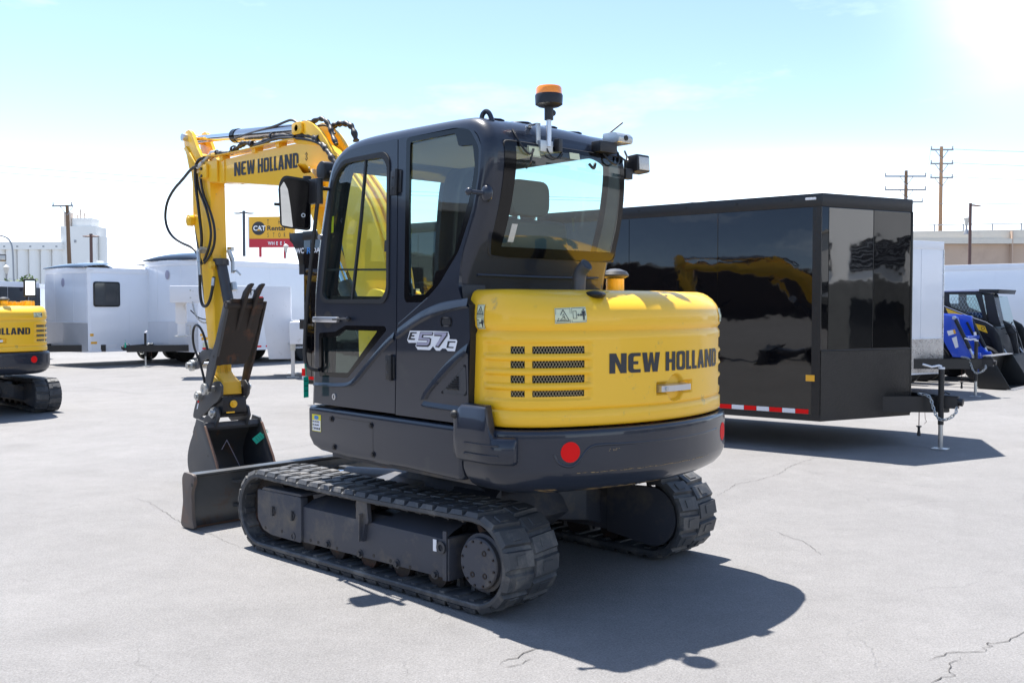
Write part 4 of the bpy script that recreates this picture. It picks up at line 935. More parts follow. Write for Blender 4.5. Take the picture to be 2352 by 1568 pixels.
# ---------------- boom, arm, thumb and bucket
def build_front(U, US, root):
    BM = [(3.816, 2.859), (3.80, 2.915), (3.714, 2.946), (3.457, 2.929), (3.271, 2.916), (2.858, 2.918), (2.341, 2.912), (2.10, 2.907), (1.989, 2.903), (1.821, 2.887), (1.705, 2.853), (1.592, 2.791), (1.45, 2.70), (1.30, 2.59), (1.16, 2.46), (1.05, 2.33), (.95, 2.15), (.88, 1.98), (.82, 1.78), (.80, 1.62), (.86, 1.53), (1.02, 1.52), (1.16, 1.60), (1.27, 1.78), (1.36, 1.90), (1.44, 2.15), (1.54, 2.32), (1.68, 2.45), (1.84, 2.52), (2.05, 2.56), (2.268, 2.59), (3.275, 2.713), (3.43, 2.72), (3.573, 2.735), (3.784, 2.797)]
    bo = U(G().prism(BM, -.11, .11), 'boom', 'yellow', bevel=.006)
    # outer plates: nose reinforcement and top flange rail
    U(G().prism([(3.816, 2.859), (3.80, 2.91), (3.72, 2.935), (3.42, 2.918), (3.42, 2.728), (3.573, 2.740), (3.784, 2.802)], .111, .130), 'nose_plate', 'yellow', bo, bevel=.003)
    g = G().box((3.58, .131, 2.78), (3.70, .155, 2.90)).box((3.30, .111, 2.722), (3.322, .118, 2.912)); np_ = U(g, 'hose_clamp', 'yellow', bo, bevel=.003)
    US(G().cyl((3.67, .155, 2.865), (3.67, .165, 2.865), .014, n=6).cyl((3.67, .155, 2.80), (3.67, .165, 2.80), .014, n=6), 'bolt', 'black_plastic', np_)
    rail = [(3.66, 2.985), (3.40, 2.962), (3.15, 2.955), (2.85, 2.953), (2.50, 2.952), (2.2, 2.948), (2.05, 2.94)]
    g = G()
    for a, b in zip(rail, rail[1:]): g.prism([a, b, (b[0], b[1] - .008), (a[0], a[1] - .008)], .02, .15)
    for x in (3.35, 2.75, 2.35): g.box((x - .03, .05, 2.91), (x + .03, .125, 2.95))
    U(g, 'hose_rail', 'yellow', bo)
    def lg(x1, z1, x2, z2):
        d = Vector((x2 - x1, z2 - z1)); k = d.normalized(); n = Vector((-k.y, k.x)); hgt = .205
        return d.length, lambda u, v: (x1 + k.x * u + n.x * v * hgt * sc_[0], .1125, z1 + k.y * u + n.y * v * hgt * sc_[0])
    # lettering runs towards the machine: from x=3.12 to x=2.04
    x1, z1, x2, z2 = LETT
    d = Vector((x2 - x1, z2 - z1)); k = d.normalized(); up = Vector((0, 1))
    U(lettering('NEW HOLLAND', d.length, lambda u, v: (x1 + k.x * u, .1125, z1 + k.y * u + v * .118)), 'brand_lettering', 'decal_black', bo)
    U(poly_lines([(1.93, 2.80), (1.915, 2.815), (1.90, 2.80), (1.92, 2.785), (1.90, 2.77), (1.915, 2.755), (1.93, 2.77)], .006, lambda u, v: (u, .1125, v), False), 'lift_mark', 'decal_black', bo)
    # cylinder ears on the crown of the boom
    for y in (-.06, .10):
        e = U(G().prism(rpoly([(2.10, 2.91), (2.12, 3.0), (2.06, 3.06), (1.93, 3.07), (1.82, 3.03), (1.70, 2.95), (1.60, 2.85), (1.50, 2.74), (1.72, 2.85)], .02, 3), y - .014, y + .014), 'cylinder_ear', 'yellow', bo, bevel=.003)
    pn = U(G().cyl((2.03, -.09, 3.02), (2.03, .135, 3.02), .026, n=16), 'pivot_pin', 'black_plastic', bo)
    U(G().prism(rpoly(rect(1.95, 2.97, 2.10, 3.065), .03, 4), .115, .135), 'pin_plate', 'yellow', pn, bevel=.004)
    # arm cylinder
    def onc(t): return (4.06 + (2.03 - 4.06) * t, .02, 3.195 + (3.02 - 3.195) * t)
    ac = U(G().cyl(onc(.40), onc(.965), .058, n=28), 'arm_cylinder', 'cylinder_steel', smooth=40)
    US(G().cyl(onc(.385), onc(.42), .064, n=28).cyl(onc(.94), onc(.99), .05, n=20), 'cylinder_gland', 'black_gloss', ac)
    U(G().cyl(onc(.015), onc(.40), .034, n=24), 'cylinder_rod', 'chrome', ac, smooth=40)
    U(G().cyl((4.06, -.05, 3.195), (4.06, .12, 3.195), .045, n=20), 'rod_eye', 'yellow', ac)
    U(G().tube([(x, .07, z) for x, z in ((3.20, 3.09), (2.9, 3.10), (2.5, 3.10), (2.32, 3.115), (2.2, 3.12), (2.10, 3.07))], .011, 8, smooth=2), 'steel_line', 'charcoal_dull', ac)
    # arm: box section with ears
    AR = [(3.63, 2.93), (3.62, 2.745), (3.600, 2.24), (3.56, 1.62), (3.52, 1.02), (3.40, .93), (3.39, .83), (3.52, .80), (3.60, .82), (3.64, .95), (3.69, 1.26), (3.76, 1.62), (3.82, 2.03), (3.88, 2.20), (3.985, 2.431), (3.985, 2.758), (4.03, 2.95), (4.06, 3.05), (3.78, 3.02)]
    ar = U(G().prism(AR, -.045, .10), 'arm', 'yellow', bevel=.006)
    EAR = rpoly([(4.112, 3.13), (4.115, 3.22), (4.075, 3.262), (4.006, 3.268), (3.955, 3.24), (3.85, 3.09), (3.72, 2.95), (3.80, 2.86), (4.01, 2.9), (4.06, 3.03)], .02, 3)
    for y in (.105, -.055): U(G().prism(EAR, y - .016, y + .016), 'arm_ear', 'yellow', ar, bevel=.003)
    U(G().prism([(4.09, 3.10), (4.045, 3.12), (3.80, 2.90), (3.84, 2.87), (4.03, 3.05)], .122, .138), 'ear_rib', 'yellow', ar, bevel=.003)
    U(G().cyl((4.06, .12, 3.20), (4.06, .165, 3.20), .034, n=18), 'pivot_pin', 'silver', ar)
    U(G().cyl((3.99, -.1, 2.42), (3.99, .15, 2.42), .035, n=18).cyl((3.99, .10, 2.42), (3.99, .145, 2.42), .055, n=18), 'cylinder_boss', 'yellow', ar, bevel=.004)
    g = G().prism([(3.60, 1.01), (3.40, .93), (3.385, .82), (3.52, .795), (3.60, .82), (3.63, .95)], -.075, .125); tipo = U(g, 'arm_tip', 'yellow_worn', ar, bevel=.006)
    for y in (.02, .07, .0): U(G().tube([(3.535, y, 1.12), (3.50, y, .995), (3.45, y, .965)], .004, 5), 'weld_bead', 'yellow_worn', ar)
    # bucket cylinder on the front of the arm
    bcx = U(G().cyl((3.99, .03, 2.40), (3.735, .03, 1.47), .055, n=24), 'bucket_cylinder', 'charcoal_dull', smooth=40)
    US(G().cyl((3.737, .03, 1.48), (3.728, .03, 1.45), .062, n=24), 'cylinder_gland', 'black_plastic', bcx); U(G().cyl((3.735, .01, 1.46), (3.70, .01, 1.14), .024, n=20).cyl((3.735, .055, 1.46), (3.70, .055, 1.14), .010, n=12), 'cylinder_rod', 'chrome', bcx)
    # thumb cylinder on the rear of the arm and its fittings
    tc_ = U(G().cyl((3.56, .03, 2.02), (3.38, .03, 1.56), .048, n=20).cyl((3.56, .03, 1.99), (3.56, .03, 2.05), .07, n=16), 'thumb_cylinder', 'charcoal_dull')
    U(G().cyl((3.57, .10, 1.99), (3.57, .135, 1.99), .036, n=16), 'cylinder_boss', 'yellow_worn', tc_)
    g = G().cyl((3.53, -.03, 2.13), (3.51, -.06, 2.03), .022, n=8).cyl((3.51, -.06, 2.03), (3.49, -.05, 1.92), .016, n=8).tube([(3.49, -.05, 1.93), (3.44, -.06, 1.94), (3.40, -.08, 1.90)], .010, 6)
    g.cyl((3.44, -.03, 1.83), (3.42, -.03, 1.76), .028, n=8); US(g, 'hose_fitting', 'zinc', tc_)
    US(G().box((3.60, -.08, 2.12), (3.52, -.05, 2.16)).box((3.74, .10, 2.13), (3.66, .17, 2.145)).box((3.70, .10, 2.10), (3.695, .17, 2.16)), 'hose_bracket', 'zinc', ar)
    # thumb: rusty plate with two hooked tines, grey side webs
    def th(u, v, w_=0):   # u: across (+left), v: up the plate; leans forward towards the top
        return (3.34 - .36 * (v - .95) / .8 + w_, u, v)
    face = [(-.100, 1.69), (-.106, 1.62), (-.100, 1.40), (-.090, 1.28), (-.078, 1.16), (-.05, 1.10), (.225, 1.09), (.232, 1.20), (.222, 1.35), (.205, 1.675)]
    e2 = []
    rnd = random.Random(3)
    for i in range(len(face)):
        a, b = Vector(face[i]), Vector(face[(i + 1) % len(face)]); m = max(1, int((b - a).length / .03))
        for j in range(m):
            p = a.lerp(b, j / m); e2.append((p.x + rnd.uniform(-.003, .003), p.y + rnd.uniform(-.003, .003)))
    tm = G()
    tri = tessellate_polygon([[Vector((p[0], p[1], 0)) for p in e2]]); n = len(e2)
    tm.add([th(*p) for p in e2] + [th(*p, .035) for p in e2], [tuple(t) for t in tri] + [tuple(i + n for i in t[::-1]) for t in tri] + [(i, (i + 1) % n, n + (i + 1) % n, n + i) for i in range(n)])
    tb = U(tm, 'thumb', 'rust_steel', smooth=25)
    for y in (.092, -.012):
        v0 = lambda q, w_: th(y, q, w_)
        pr = [(1.40, -.002), (1.52, -.022), (1.62, -.040), (1.70, -.055), (1.765, -.085), (1.800, -.115), (1.812, -.10), (1.800, -.05), (1.74, .01), (1.64, .03), (1.40, .02)]
        t3 = [(th(0, v, w_)[0], v) for v, w_ in pr]
        U(G().prism(t3, y - .016, y + .016), 'thumb_tine', 'rust_steel', tb, bevel=.004)
    web = [(th(0, 1.655)[0] - .002, 1.665), (th(0, 1.655)[0] + .06, 1.67), (3.13, 1.52), (3.25, 1.25), (3.36, 1.06), (3.47, 1.00), (3.50, .90), (3.47, .845), (3.43, .84), (3.40, .90), (3.385, .98), (3.33, 1.07), (th(0, 1.09)[0], 1.09)]
    web = [(th(0, 1.66)[0] - .004, 1.66), (th(0, 1.66)[0] + .075, 1.655), (th(0, 1.3)[0] + .09, 1.30), (th(0, 1.1)[0] + .13, 1.12), (3.475, .93), (3.50, .87), (3.475, .83), (3.43, .83), (3.39, .90), (3.33, 1.0), (th(0, 1.1)[0] - .004, 1.11)]
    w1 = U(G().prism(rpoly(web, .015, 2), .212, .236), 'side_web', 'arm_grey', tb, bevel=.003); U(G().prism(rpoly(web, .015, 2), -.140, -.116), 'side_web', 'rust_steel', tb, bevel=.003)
    x_ = th(0, 1.62)[0]; U(G().ring((x_ + .015, .238, 1.625), (x_ + .015, -.105, 1.625), .034, .02, 16), 'thumb_tube', 'rust_steel', tb)
    xh = th(0, 1.15)[0] + .05; U(G().cyl((xh, .236, 1.17), (xh, .2375, 1.17), .014, n=14), 'web_hole', 'black_plastic', w1)
    g = G()
    for y0, z0, z1 in ((.185, 1.105, 1.145), (.105, 1.105, 1.165), (.035, 1.12, 1.165), (.15, 1.125, 1.135)): g.add([th(y0, z0, -.001), th(y0 - .022, z0, -.001), th(y0 - .014, z1, -.001), th(y0 + .008, z1, -.001)], [(0, 1, 2, 3)])
    US(g, 'slot', 'black_plastic', tb)
    U(G().ring((3.465, .215, .872), (3.465, .262, .872), .052, .026, 20).cyl((3.465, -.20, .872), (3.465, .256, .872), .026, n=16), 'thumb_pin', 'zinc', tb)
    # bucket linkage
    LK = [(3.50, 1.215), (3.60, 1.235), (3.73, 1.21), (3.86, 1.14), (3.90, 1.10), (3.96, 1.09), (3.985, 1.055), (3.95, 1.02), (3.86, 1.03), (3.80, 1.045), (3.72, 1.115), (3.62, 1.14), (3.52, 1.10)]
    for y in (.13, -.08): U(G().prism(rpoly(LK, .02, 3), y - .012, y + .012), 'bucket_link', 'arm_grey', bevel=.003)
    U(G().cyl((3.925, -.12, 1.062), (3.925, .205, 1.062), .030, n=18).ring((3.925, .14, 1.062), (3.925, .17, 1.062), .052, .028, 18), 'link_pin', 'zinc')
    RL = [(3.70, 1.06), (3.67, 1.10), (3.62, 1.08), (3.64, .98), (3.70, .82), (3.735, .765), (3.78, .79), (3.76, .85)]
    for y in (.10, -.05): U(G().prism(rpoly(RL, .02, 3), y - .012, y + .012), 'rod_link', 'arm_grey', bevel=.003)
    # quick coupler
    CP_ = [(3.70, .845), (3.765, .83), (3.83, .745), (3.88, .66), (3.905, .60), (3.90, .575), (3.82, .567), (3.74, .60), (3.60, .66), (3.50, .72), (3.40, .76), (3.33, .82), (3.32, .90), (3.38, .945), (3.47, .935), (3.52, .90), (3.58, .86)]
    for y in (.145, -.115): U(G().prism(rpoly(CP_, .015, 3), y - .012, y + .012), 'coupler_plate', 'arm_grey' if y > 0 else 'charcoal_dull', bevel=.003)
    cc = U(G().prism(rpoly([(3.36, .80), (3.34, .66), (3.42, .62), (3.60, .62), (3.76, .60), (3.76, .68), (3.58, .78)], .02, 3), -.10, .13), 'coupler_body', 'black_plastic', bevel=.01)
    x_ = 3.345; U(G().lathe([(.0001, -.024), (.018, -.022), (.018, -.012), (.034, -.010), (.034, 0)], (x_, .03, .735), 'x', 20), 'coupler_cap', 'yellow', cc)
    U(G().box((3.338, .02, .655), (3.342, .10, .668)), 'coupler_label', 'yellow', cc)
    U(G().ring((3.735, .158, .79), (3.735, .20, .79), .042, .024, 18).cyl((3.735, -.14, .79), (3.735, .215, .79), .024, n=16), 'coupler_pin', 'zinc', cc)
    g = G().sheet([(3.80, .715), (3.775, .72), (3.80, .665), (3.825, .66)], lambda u, v: (u, .1585, v)); U(g, 'safety_label', 'decal_white', cc)
    g = G().sheet([(3.80, .722), (3.770, .727), (3.776, .742), (3.80, .74)], lambda u, v: (u, .1585, v)); U(g, 'safety_label', 'reflector_red', cc)
    # bucket: curved shell, side plates, ears, lip
    arc = [(3.44, .560), (3.60, .545), (3.62, .47), (3.70, .37), (3.755, .25), (3.745, .13), (3.68, .05), (3.55, .012), (3.38, .012), (3.19, .02), (3.07, .03)]
    back = chaik(arc[1:], 2); back = [arc[0]] + back
    yb0, yb1 = .268, -.268
    sh_ = G(); sh_.loft([[(x, y, z) for y in (yb0, yb1)] for x, z in back]); inn = [(x - .012 * (1 if z > .06 else 0), z + (.012 if z < .2 else 0)) for x, z in back]
    sh_.loft([[(x - .014, y, z + .008) for y in (yb0 - .005, yb1 + .005)] for x, z in back])
    bk = U(sh_, 'bucket', 'arm_grey', smooth=40)
    U(G().prism([(3.43, .572), (3.58, .552), (3.58, .53), (3.43, .50), (3.415, .53)], yb0 - .004, yb1 + .004), 'top_box', 'charcoal_dull', bk, bevel=.006)
    sp = [(3.425, .585), (3.56, .60), (3.575, .57), (3.635, .467)] + [p for p in back[3:] if p[0] > 3.05] + [(3.07, .02), (3.10, .06), (3.187, .246), (3.30, .40), (3.40, .545)]
    for y0, y1, mt in ((yb0, yb0 + .016, 'arm_grey'), (yb1 - .016, yb1, 'worn_edge')):
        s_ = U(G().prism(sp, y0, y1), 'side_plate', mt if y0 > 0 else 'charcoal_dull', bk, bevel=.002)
        U(G().prism([(3.40, .548), (3.387, .545), (3.178, .25), (3.09, .06), (3.10, .06), (3.19, .246), (3.40, .53)], y0 - .002, y1 + .002), 'side_cutter', 'worn_edge', s_)
    U(G().cyl((3.33, yb0 + .0155, .29), (3.33, yb0 + .0168, .29), .011, n=12), 'plate_hole', 'black_plastic', bk)
    EA = [(3.35, .62), (3.38, .70), (3.43, .715), (3.49, .70), (3.54, .645), (3.64, .59), (3.72, .60), (3.76, .57), (3.70, .54), (3.56, .56), (3.46, .50), (3.42, .52)]
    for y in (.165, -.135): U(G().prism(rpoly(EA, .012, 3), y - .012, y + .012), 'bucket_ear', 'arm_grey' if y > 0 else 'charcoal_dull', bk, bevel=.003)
    U(G().cyl((3.43, -.165, .655), (3.43, .22, .655), .024, n=16).ring((3.43, .178, .655), (3.43, .20, .655), .044, .024, 18), 'bucket_pin', 'zinc', bk)
    U(G().cyl((3.43, -.12, .655), (3.43, .15, .655), .045, n=18), 'pin_sleeve', 'charcoal_dull', bk)
    for k in range(5):
        y = yb0 - .03 - k * .119; U(G().prism([(3.08, .012), (3.09, .045), (2.96, .012), (2.955, .004)], y - .03, y + .03), 'bucket_tooth', 'worn_edge', bk, bevel=.003)
    U(poly_lines([(.03, .30), (-.02, .38), (-.10, .22), (-.16, .10)], .006, lambda u, v: (3.60 - .02, u, v), False), 'bucket_decal', 'decal_grey', bk)
    # swing bracket and boom foot
    g = G().prism(rpoly([(.40, .80), (.45, 1.5), (.70, 1.52), (.85, 1.30), (.90, .80)], .04, 3), -.20, .16)
    sb = U(g, 'swing_bracket', 'yellow', bevel=.012)
    for y in (.15, -.15): U(G().prism(rpoly([(.75, 1.40), (.80, 1.72), (.95, 1.74), (1.12, 1.60), (1.10, .90), (.85, .82)], .04, 3), y - .018, y + .018), 'bracket_cheek', 'yellow', sb, bevel=.004)
    U(G().cyl((.93, -.18, 1.62), (.93, .18, 1.62), .045, n=18), 'foot_pin', 'charcoal_dull', sb)
    # boom cylinder under the boom
    U(G().prism(rpoly([(1.92, 2.55), (1.80, 2.53), (1.86, 2.39), (1.96, 2.36), (2.02, 2.42)], .02, 3), -.07, .09), 'cylinder_lug', 'yellow', bo, bevel=.004)
    cy = U(G().cyl((1.10, .02, 1.22), (1.52, .02, 1.78), .062, n=24), 'boom_cylinder', 'charcoal_dull', smooth=40)
    U(G().cyl((1.50, .02, 1.755), (1.95, .02, 2.43), .034, n=20), 'cylinder_rod', 'chrome', cy, smooth=40); U(G().prism([(1.56, 1.90), (1.60, 1.87), (1.93, 2.36), (1.88, 2.40)], -.04, .075), 'rod_guard', 'yellow', cy)
    U(G().cyl((1.95, -.09, 2.43), (1.95, .115, 2.43), .05, n=18), 'rod_eye', 'rust_steel', cy)
    for y, d in ((.075, .022), (-.075, .022), (.0, .030)):       # steel pipes run up the back of the boom
        P = [(.80, 1.70), (.83, 1.86), (.90, 2.04), (.99, 2.22), (1.10, 2.385), (1.24, 2.53), (1.42, 2.68)]
        U(G().tube([(x - d, y, z + d * .5) for x, z in P], .014, 8, smooth=1), 'boom_pipe', 'yellow', bo, smooth=60)
    for y in (.055, -.02):
        U(G().tube([(.62, y, 1.25), (.66, y, 1.50), (.70, y, 1.66), (.755, y, 1.80)], .017, 8, smooth=2), 'foot_hose', 'hose'); US(G().cyl((.745, y, 1.77), (.775, y, 1.86), .021, n=8).cyl((.69, y, 1.60), (.705, y, 1.67), .022, n=8), 'hose_collar', 'zinc', bo)
    U(G().box((.72, -.09, 1.72), (.76, .10, 1.735)), 'hose_plate', 'zinc', bo)
    # boom lamp housing (square tube)
    g = G(); q = []
    M = [(1.800, 2.704), (1.660, 2.690), (1.563, 2.605), (1.703, 2.612)]
    def box4(sc, y, dx, dz):
        cx, cz = 1.68, 2.653; q4 = rpoly([(cx + (x - cx) * sc, cz + (z - cz) * sc) for x, z in M], .022, 3); return [(x + dx, y, z + dz) for x, z in q4]
    g.loft([box4(1.0, .125, .07, -.11), box4(1.0, .27, 0, 0), box4(.88, .27, 0, 0), box4(.88, .13, .07, -.10)], True)
    lb = U(g, 'lamp_housing', 'yellow', bo); U(G().box((1.70, .14, 2.60), (1.76, .19, 2.66)).cyl((1.73, .19, 2.63), (1.66, .24, 2.66), .008, n=8), 'boom_lamp', 'zinc', lb, bevel=.006)
    # hoses
    def hose(nm, P, r_, m='hose', y=None, par=None, sm=3): return U(G().tube([(p[0], y, p[1]) if y is not None else p for p in P], r_, 10, smooth=sm), nm, m, par, smooth=60)
    jit = lambda t: .022 + .005 * math.sin(t * 70) + .003 * math.sin(t * 173)
    hose('boom_hose', [(1.40, .10, 2.60), (1.50, .12, 2.70), (1.58, .12, 2.78), (1.656, .11, 2.835), (1.759, .10, 2.90), (1.888, .10, 2.945), (2.131, .10, 2.975), (2.411, .09, 3.008), (2.544, .09, 2.995), (2.722, .09, 2.975), (2.862, .09, 3.005), (2.98, .09, 3.025), (3.08, .09, 3.00), (3.20, .09, 2.965), (3.40, .09, 2.975), (3.50, .09, 3.00)], jit, 'hose_wrap')
    hose('boom_hose', [(1.46, .12, 2.66), (1.60, .125, 2.80), (1.72, .12, 2.87), (1.92, .12, 2.925), (2.2, .12, 2.965), (2.42, .12, 2.985), (2.56, .12, 2.965), (2.74, .12, 2.965)], .012)
    US(G().cyl((3.50, .09, 3.0), (3.58, .10, 3.0), .026, n=8).cyl((3.58, .11, 2.99), (3.69, .13, 2.93), .02, n=8).cyl((3.66, .15, 2.92), (3.75, .16, 2.885), .018, n=8).cyl((3.57, .05, 3.01), (3.70, .07, 2.96), .016, n=8), 'hose_fitting', 'zinc', bo)
    for x, z in ((2.46, 3.01), (2.80, 2.985), (3.15, 2.985), (2.08, 2.965), (1.74, 2.90)): U(G().ring((x - .012, .10, z), (x + .012, .10, z), .036, .024, 12), 'hose_strap', 'black_plastic', bo)
    hose('arm_hose', [(3.72, .17, 2.90), (3.841, .18, 2.88), (4.02, .18, 2.80), (4.24, .18, 2.72), (4.40, .18, 2.60), (4.431, .18, 2.43), (4.30, .18, 2.29), (4.08, .17, 2.21), (3.86, .16, 2.16), (3.76, .15, 2.08), (3.72, .14, 2.0)], .013)
    hose('arm_hose', [(3.66, .13, 2.97), (3.77, .15, 2.955), (3.822, .15, 2.87), (3.81, .15, 2.72), (3.763, .15, 2.55), (3.73, .15, 2.40), (3.72, .14, 2.28), (3.74, .13, 2.20), (3.76, .13, 2.12)], .014)
    hose('arm_hose', [(3.83, .13, 2.84), (3.80, .13, 2.70), (3.66, .13, 2.54), (3.57, .13, 2.38), (3.54, .13, 2.25), (3.60, .13, 2.13), (3.70, .13, 2.03)], .012)
    hose('arm_hose', [(3.751, .13, 2.80), (3.705, .13, 2.64), (3.56, .13, 2.48), (3.47, .13, 2.32), (3.475, .13, 2.18), (3.56, .13, 2.08), (3.69, .13, 2.01)], .012)
    hose('crown_hose', [(2.12, .07, 3.055), (2.0, .08, 3.065), (1.93, .08, 3.055), (1.86, .08, 3.055), (1.76, .08, 3.065), (1.69, .08, 3.045), (1.62, .08, 2.99), (1.58, .09, 2.92), (1.50, .10, 2.83)], lambda t: .018 + .004 * math.sin(t * 50), 'hose_wrap')
    hose('crown_hose', [(1.82, -.05, 3.02), (1.74, -.05, 3.03), (1.66, -.05, 3.03), (1.56, -.05, 3.01), (1.50, -.05, 2.97), (1.46, -.05, 2.87)], lambda t: .022 + .005 * math.sin(t * 40), 'hose_wrap')
    hose('crown_hose', [(1.84, .05, 3.02), (1.74, .05, 3.015), (1.66, .05, 2.98), (1.60, .05, 2.93)], .008)
    hose('thumb_hose', [(3.74, .16, 2.05), (3.72, .165, 1.95), (3.70, .17, 1.85), (3.70, .17, 1.72), (3.66, .17, 1.62), (3.58, .165, 1.61), (3.53, .15, 1.68), (3.52, .13, 1.80), (3.54, .11, 1.88)], .014)
    US(G().cyl((3.77, .15, 2.13), (3.735, .16, 2.02), .02, n=8).cyl((3.735, .16, 2.02), (3.71, .165, 1.90), .017, n=8).cyl((3.525, .13, 1.80), (3.53, .12, 1.87), .016, n=8), 'hose_fitting', 'zinc', ar)
    hose('link_hose', [(3.56, .17, 1.22), (3.62, .18, 1.38), (3.74, .185, 1.46), (3.84, .18, 1.40), (3.86, .17, 1.26), (3.80, .15, 1.14), (3.72, .14, 1.0), (3.68, .14, .88)], .011)
    for y in (.06, -.02): hose('foot_hose', [(.85, y, 1.35), (1.0, y + .02, 1.55), (1.10, y + .03, 1.85), (1.02, y, 2.15)], .014)
LETT = (3.125, 2.748, 2.035, 2.712)
CEN = (-.2386, 6.4897, 0)
exc = make_excavator(CEN, 47.0, 42.4, 'big yellow and charcoal excavator standing alone in the middle of the lot', 'yellow excavators on the lot')
CRACKS = [
 ([(2.646, 4.924), (2.528, 4.85), (2.457, 4.788), (2.388, 4.719), (2.291, 4.689), (2.269, 4.684), (2.272, 4.655), (2.223, 4.622), (2.202, 4.585), (2.12, 4.566), (2.026, 4.548), (1.918, 4.467), (1.889, 4.449)], 0.011),
 ([(2.056, 4.502), (1.976, 4.414), (1.948, 4.372), (1.932, 4.313), (1.926, 4.28), (1.87, 4.248), (1.832, 4.209), (1.774, 4.162)], 0.012),
 ([(1.734, 8.381), (2.032, 8.964), (2.28, 9.169), (2.58, 9.532), (2.818, 10.007), (3.22, 10.532), (3.666, 10.751)], 0.009),
 ([(1.836, 7.178), (1.917, 6.956), (2.006, 6.734), (1.998, 6.376)], 0.008),
 ([(2.723, 10.063), (3.011, 9.432), (3.472, 9.008), (4.341, 8.381)], 0.006),
 ([(-3.239, 8.381), (-2.97, 8.098), (-2.677, 7.667), (-2.43, 7.28), (-2.195, 7.038), (-1.783, 6.55)], 0.008),
 ([(-3.98, 7.667), (-3.691, 7.7), (-3.52, 8.008), (-3.31, 8.19)], 0.006),
 ([(-9.642, 20.58), (-8.538, 19.903), (-6.806, 18.299), (-6.105, 18.869)], 0.02),
 ([(-2.769, 10.913), (-2.447, 11.431), (-2.198, 11.999)], 0.01),
 ([(-6.213, 11.999), (-6.081, 13.083), (-5.543, 14.381), (-4.88, 14.672)], 0.008),
 ([(-0.061, 4.411), (0.018, 4.494), (0.079, 4.581), (0.152, 4.622)], 0.014),
 ([(-0.031, 4.357), (0.047, 4.411), (0.097, 4.483)], 0.01),
 ([(2.654, 7.667), (3.52, 8.19), (4.111, 7.92)], 0.005),
]
# ============================================================ THE LOT
def asphalt():
    m = bpy.data.materials.new('asphalt'); m.use_nodes = True; n = m.node_tree.nodes; l = m.node_tree.links; b = n['Principled BSDF']
    tcx = n.new('ShaderNodeTexCoord'); V = tcx.outputs['Object']
    def noise(sc, det=4, ro=.55, v=V):
        q = n.new('ShaderNodeTexNoise'); q.inputs['Scale'].default_value = sc; q.inputs['Detail'].default_value = det; q.inputs['Roughness'].default_value = ro; l.new(v, q.inputs['Vector']); return q.outputs[0]
    def rng(x, a, b_, c, d):
        q = n.new('ShaderNodeMapRange'); l.new(x, q.inputs[0]); q.inputs[1].default_value = a; q.inputs[2].default_value = b_; q.inputs[3].default_value = c; q.inputs[4].default_value = d; return q.outputs[0]
    def mul(a, b_, op='MULTIPLY'):
        q = n.new('ShaderNodeMath'); q.operation = op
        for i, x in enumerate((a, b_)):
            if isinstance(x, (int, float)): q.inputs[i].default_value = x
            else: l.new(x, q.inputs[i])
        return q.outputs[0]
    big = rng(noise(.22, 5), .3, .7, .90, 1.10); mid = rng(noise(1.6, 6, .65), .3, .7, .93, 1.07); fine = rng(noise(90, 4, .8), .32, .70, .66, 1.30)
    vo = n.new('ShaderNodeTexVoronoi'); vo.inputs['Scale'].default_value = 70; l.new(V, vo.inputs['Vector'])
    sp = rng(vo.outputs['Distance'], 0, .16, 1.7, 1.0)
    pick = rng(noise(33, 2), .55, .62, 0, 1); chips = mul(mul(mul(sp, -1, 'ADD'), pick), 1, 'ADD')
    # hairline cracks: distorted cell borders, broken up by noise
    dv = n.new('ShaderNodeVectorMath'); dv.operation = 'MULTIPLY_ADD'; nv = n.new('ShaderNodeTexNoise'); nv.inputs['Scale'].default_value = 2.2; nv.inputs['Detail'].default_value = 6; l.new(V, nv.inputs['Vector'])
    l.new(nv.outputs['Color'], dv.inputs[0]); dv.inputs[1].default_value = (.55, .55, 0); l.new(V, dv.inputs[2])
    vc = n.new('ShaderNodeTexVoronoi'); vc.feature = 'DISTANCE_TO_EDGE'; vc.inputs['Scale'].default_value = .42; l.new(dv.outputs[0], vc.inputs['Vector'])
    ck = rng(vc.outputs['Distance'], 0, .0035, 0, 1); gate = rng(noise(.9, 3), .50, .56, 0, 1)
    crack = mul(1, mul(gate, mul(1, ck, 'SUBTRACT')), 'SUBTRACT'); crackc = rng(crack, 0, 1, .93, 1)
    m2_ = rng(noise(24, 5, .7), .3, .7, .94, 1.06); m3_ = rng(noise(6, 5, .6), .3, .7, .95, 1.05); stain = rng(noise(.75, 4, .55), .60, .74, 1.0, .86)
    val = mul(mul(mul(mul(mul(big, mid), mul(m2_, m3_)), mul(fine, stain)), chips), crackc)
    mx = n.new('ShaderNodeMix'); mx.data_type = 'RGBA'; mx.blend_type = 'MULTIPLY'; mx.inputs[0].default_value = 1; mx.inputs[6].default_value = (.206, .201, .199, 1)
    cb = n.new('ShaderNodeCombineXYZ'); [l.new(val, cb.inputs[i]) for i in range(3)]; l.new(cb.outputs[0], mx.inputs[7]); l.new(mx.outputs[2], b.inputs['Base Color'])
    b.inputs['Roughness'].default_value = .82; b.inputs['Specular IOR Level'].default_value = .35
    h = mul(mul(noise(60, 4, .75), .6), mul(crack, .25), 'ADD'); bp = n.new('ShaderNodeBump'); bp.inputs['Distance'].default_value = .012; l.new(h, bp.inputs['Height']); l.new(bp.outputs[0], b.inputs['Normal'])
    MATS['asphalt'] = m
asphalt()
mat('crack', (.05, .046, .044), .9, var=.2)
mat('trailer_black', (.002, .002, .003), .035, coat=.5, var=.1, bump=.012, bscale=.8, spec=.45)
mat('nose_reflect_boost', (.004, .004, .005), .03, coat=1, var=.1, bump=.006, bscale=.8, spec=1)  # same black paint, gloss raised to brighten the reflection on the near nose half
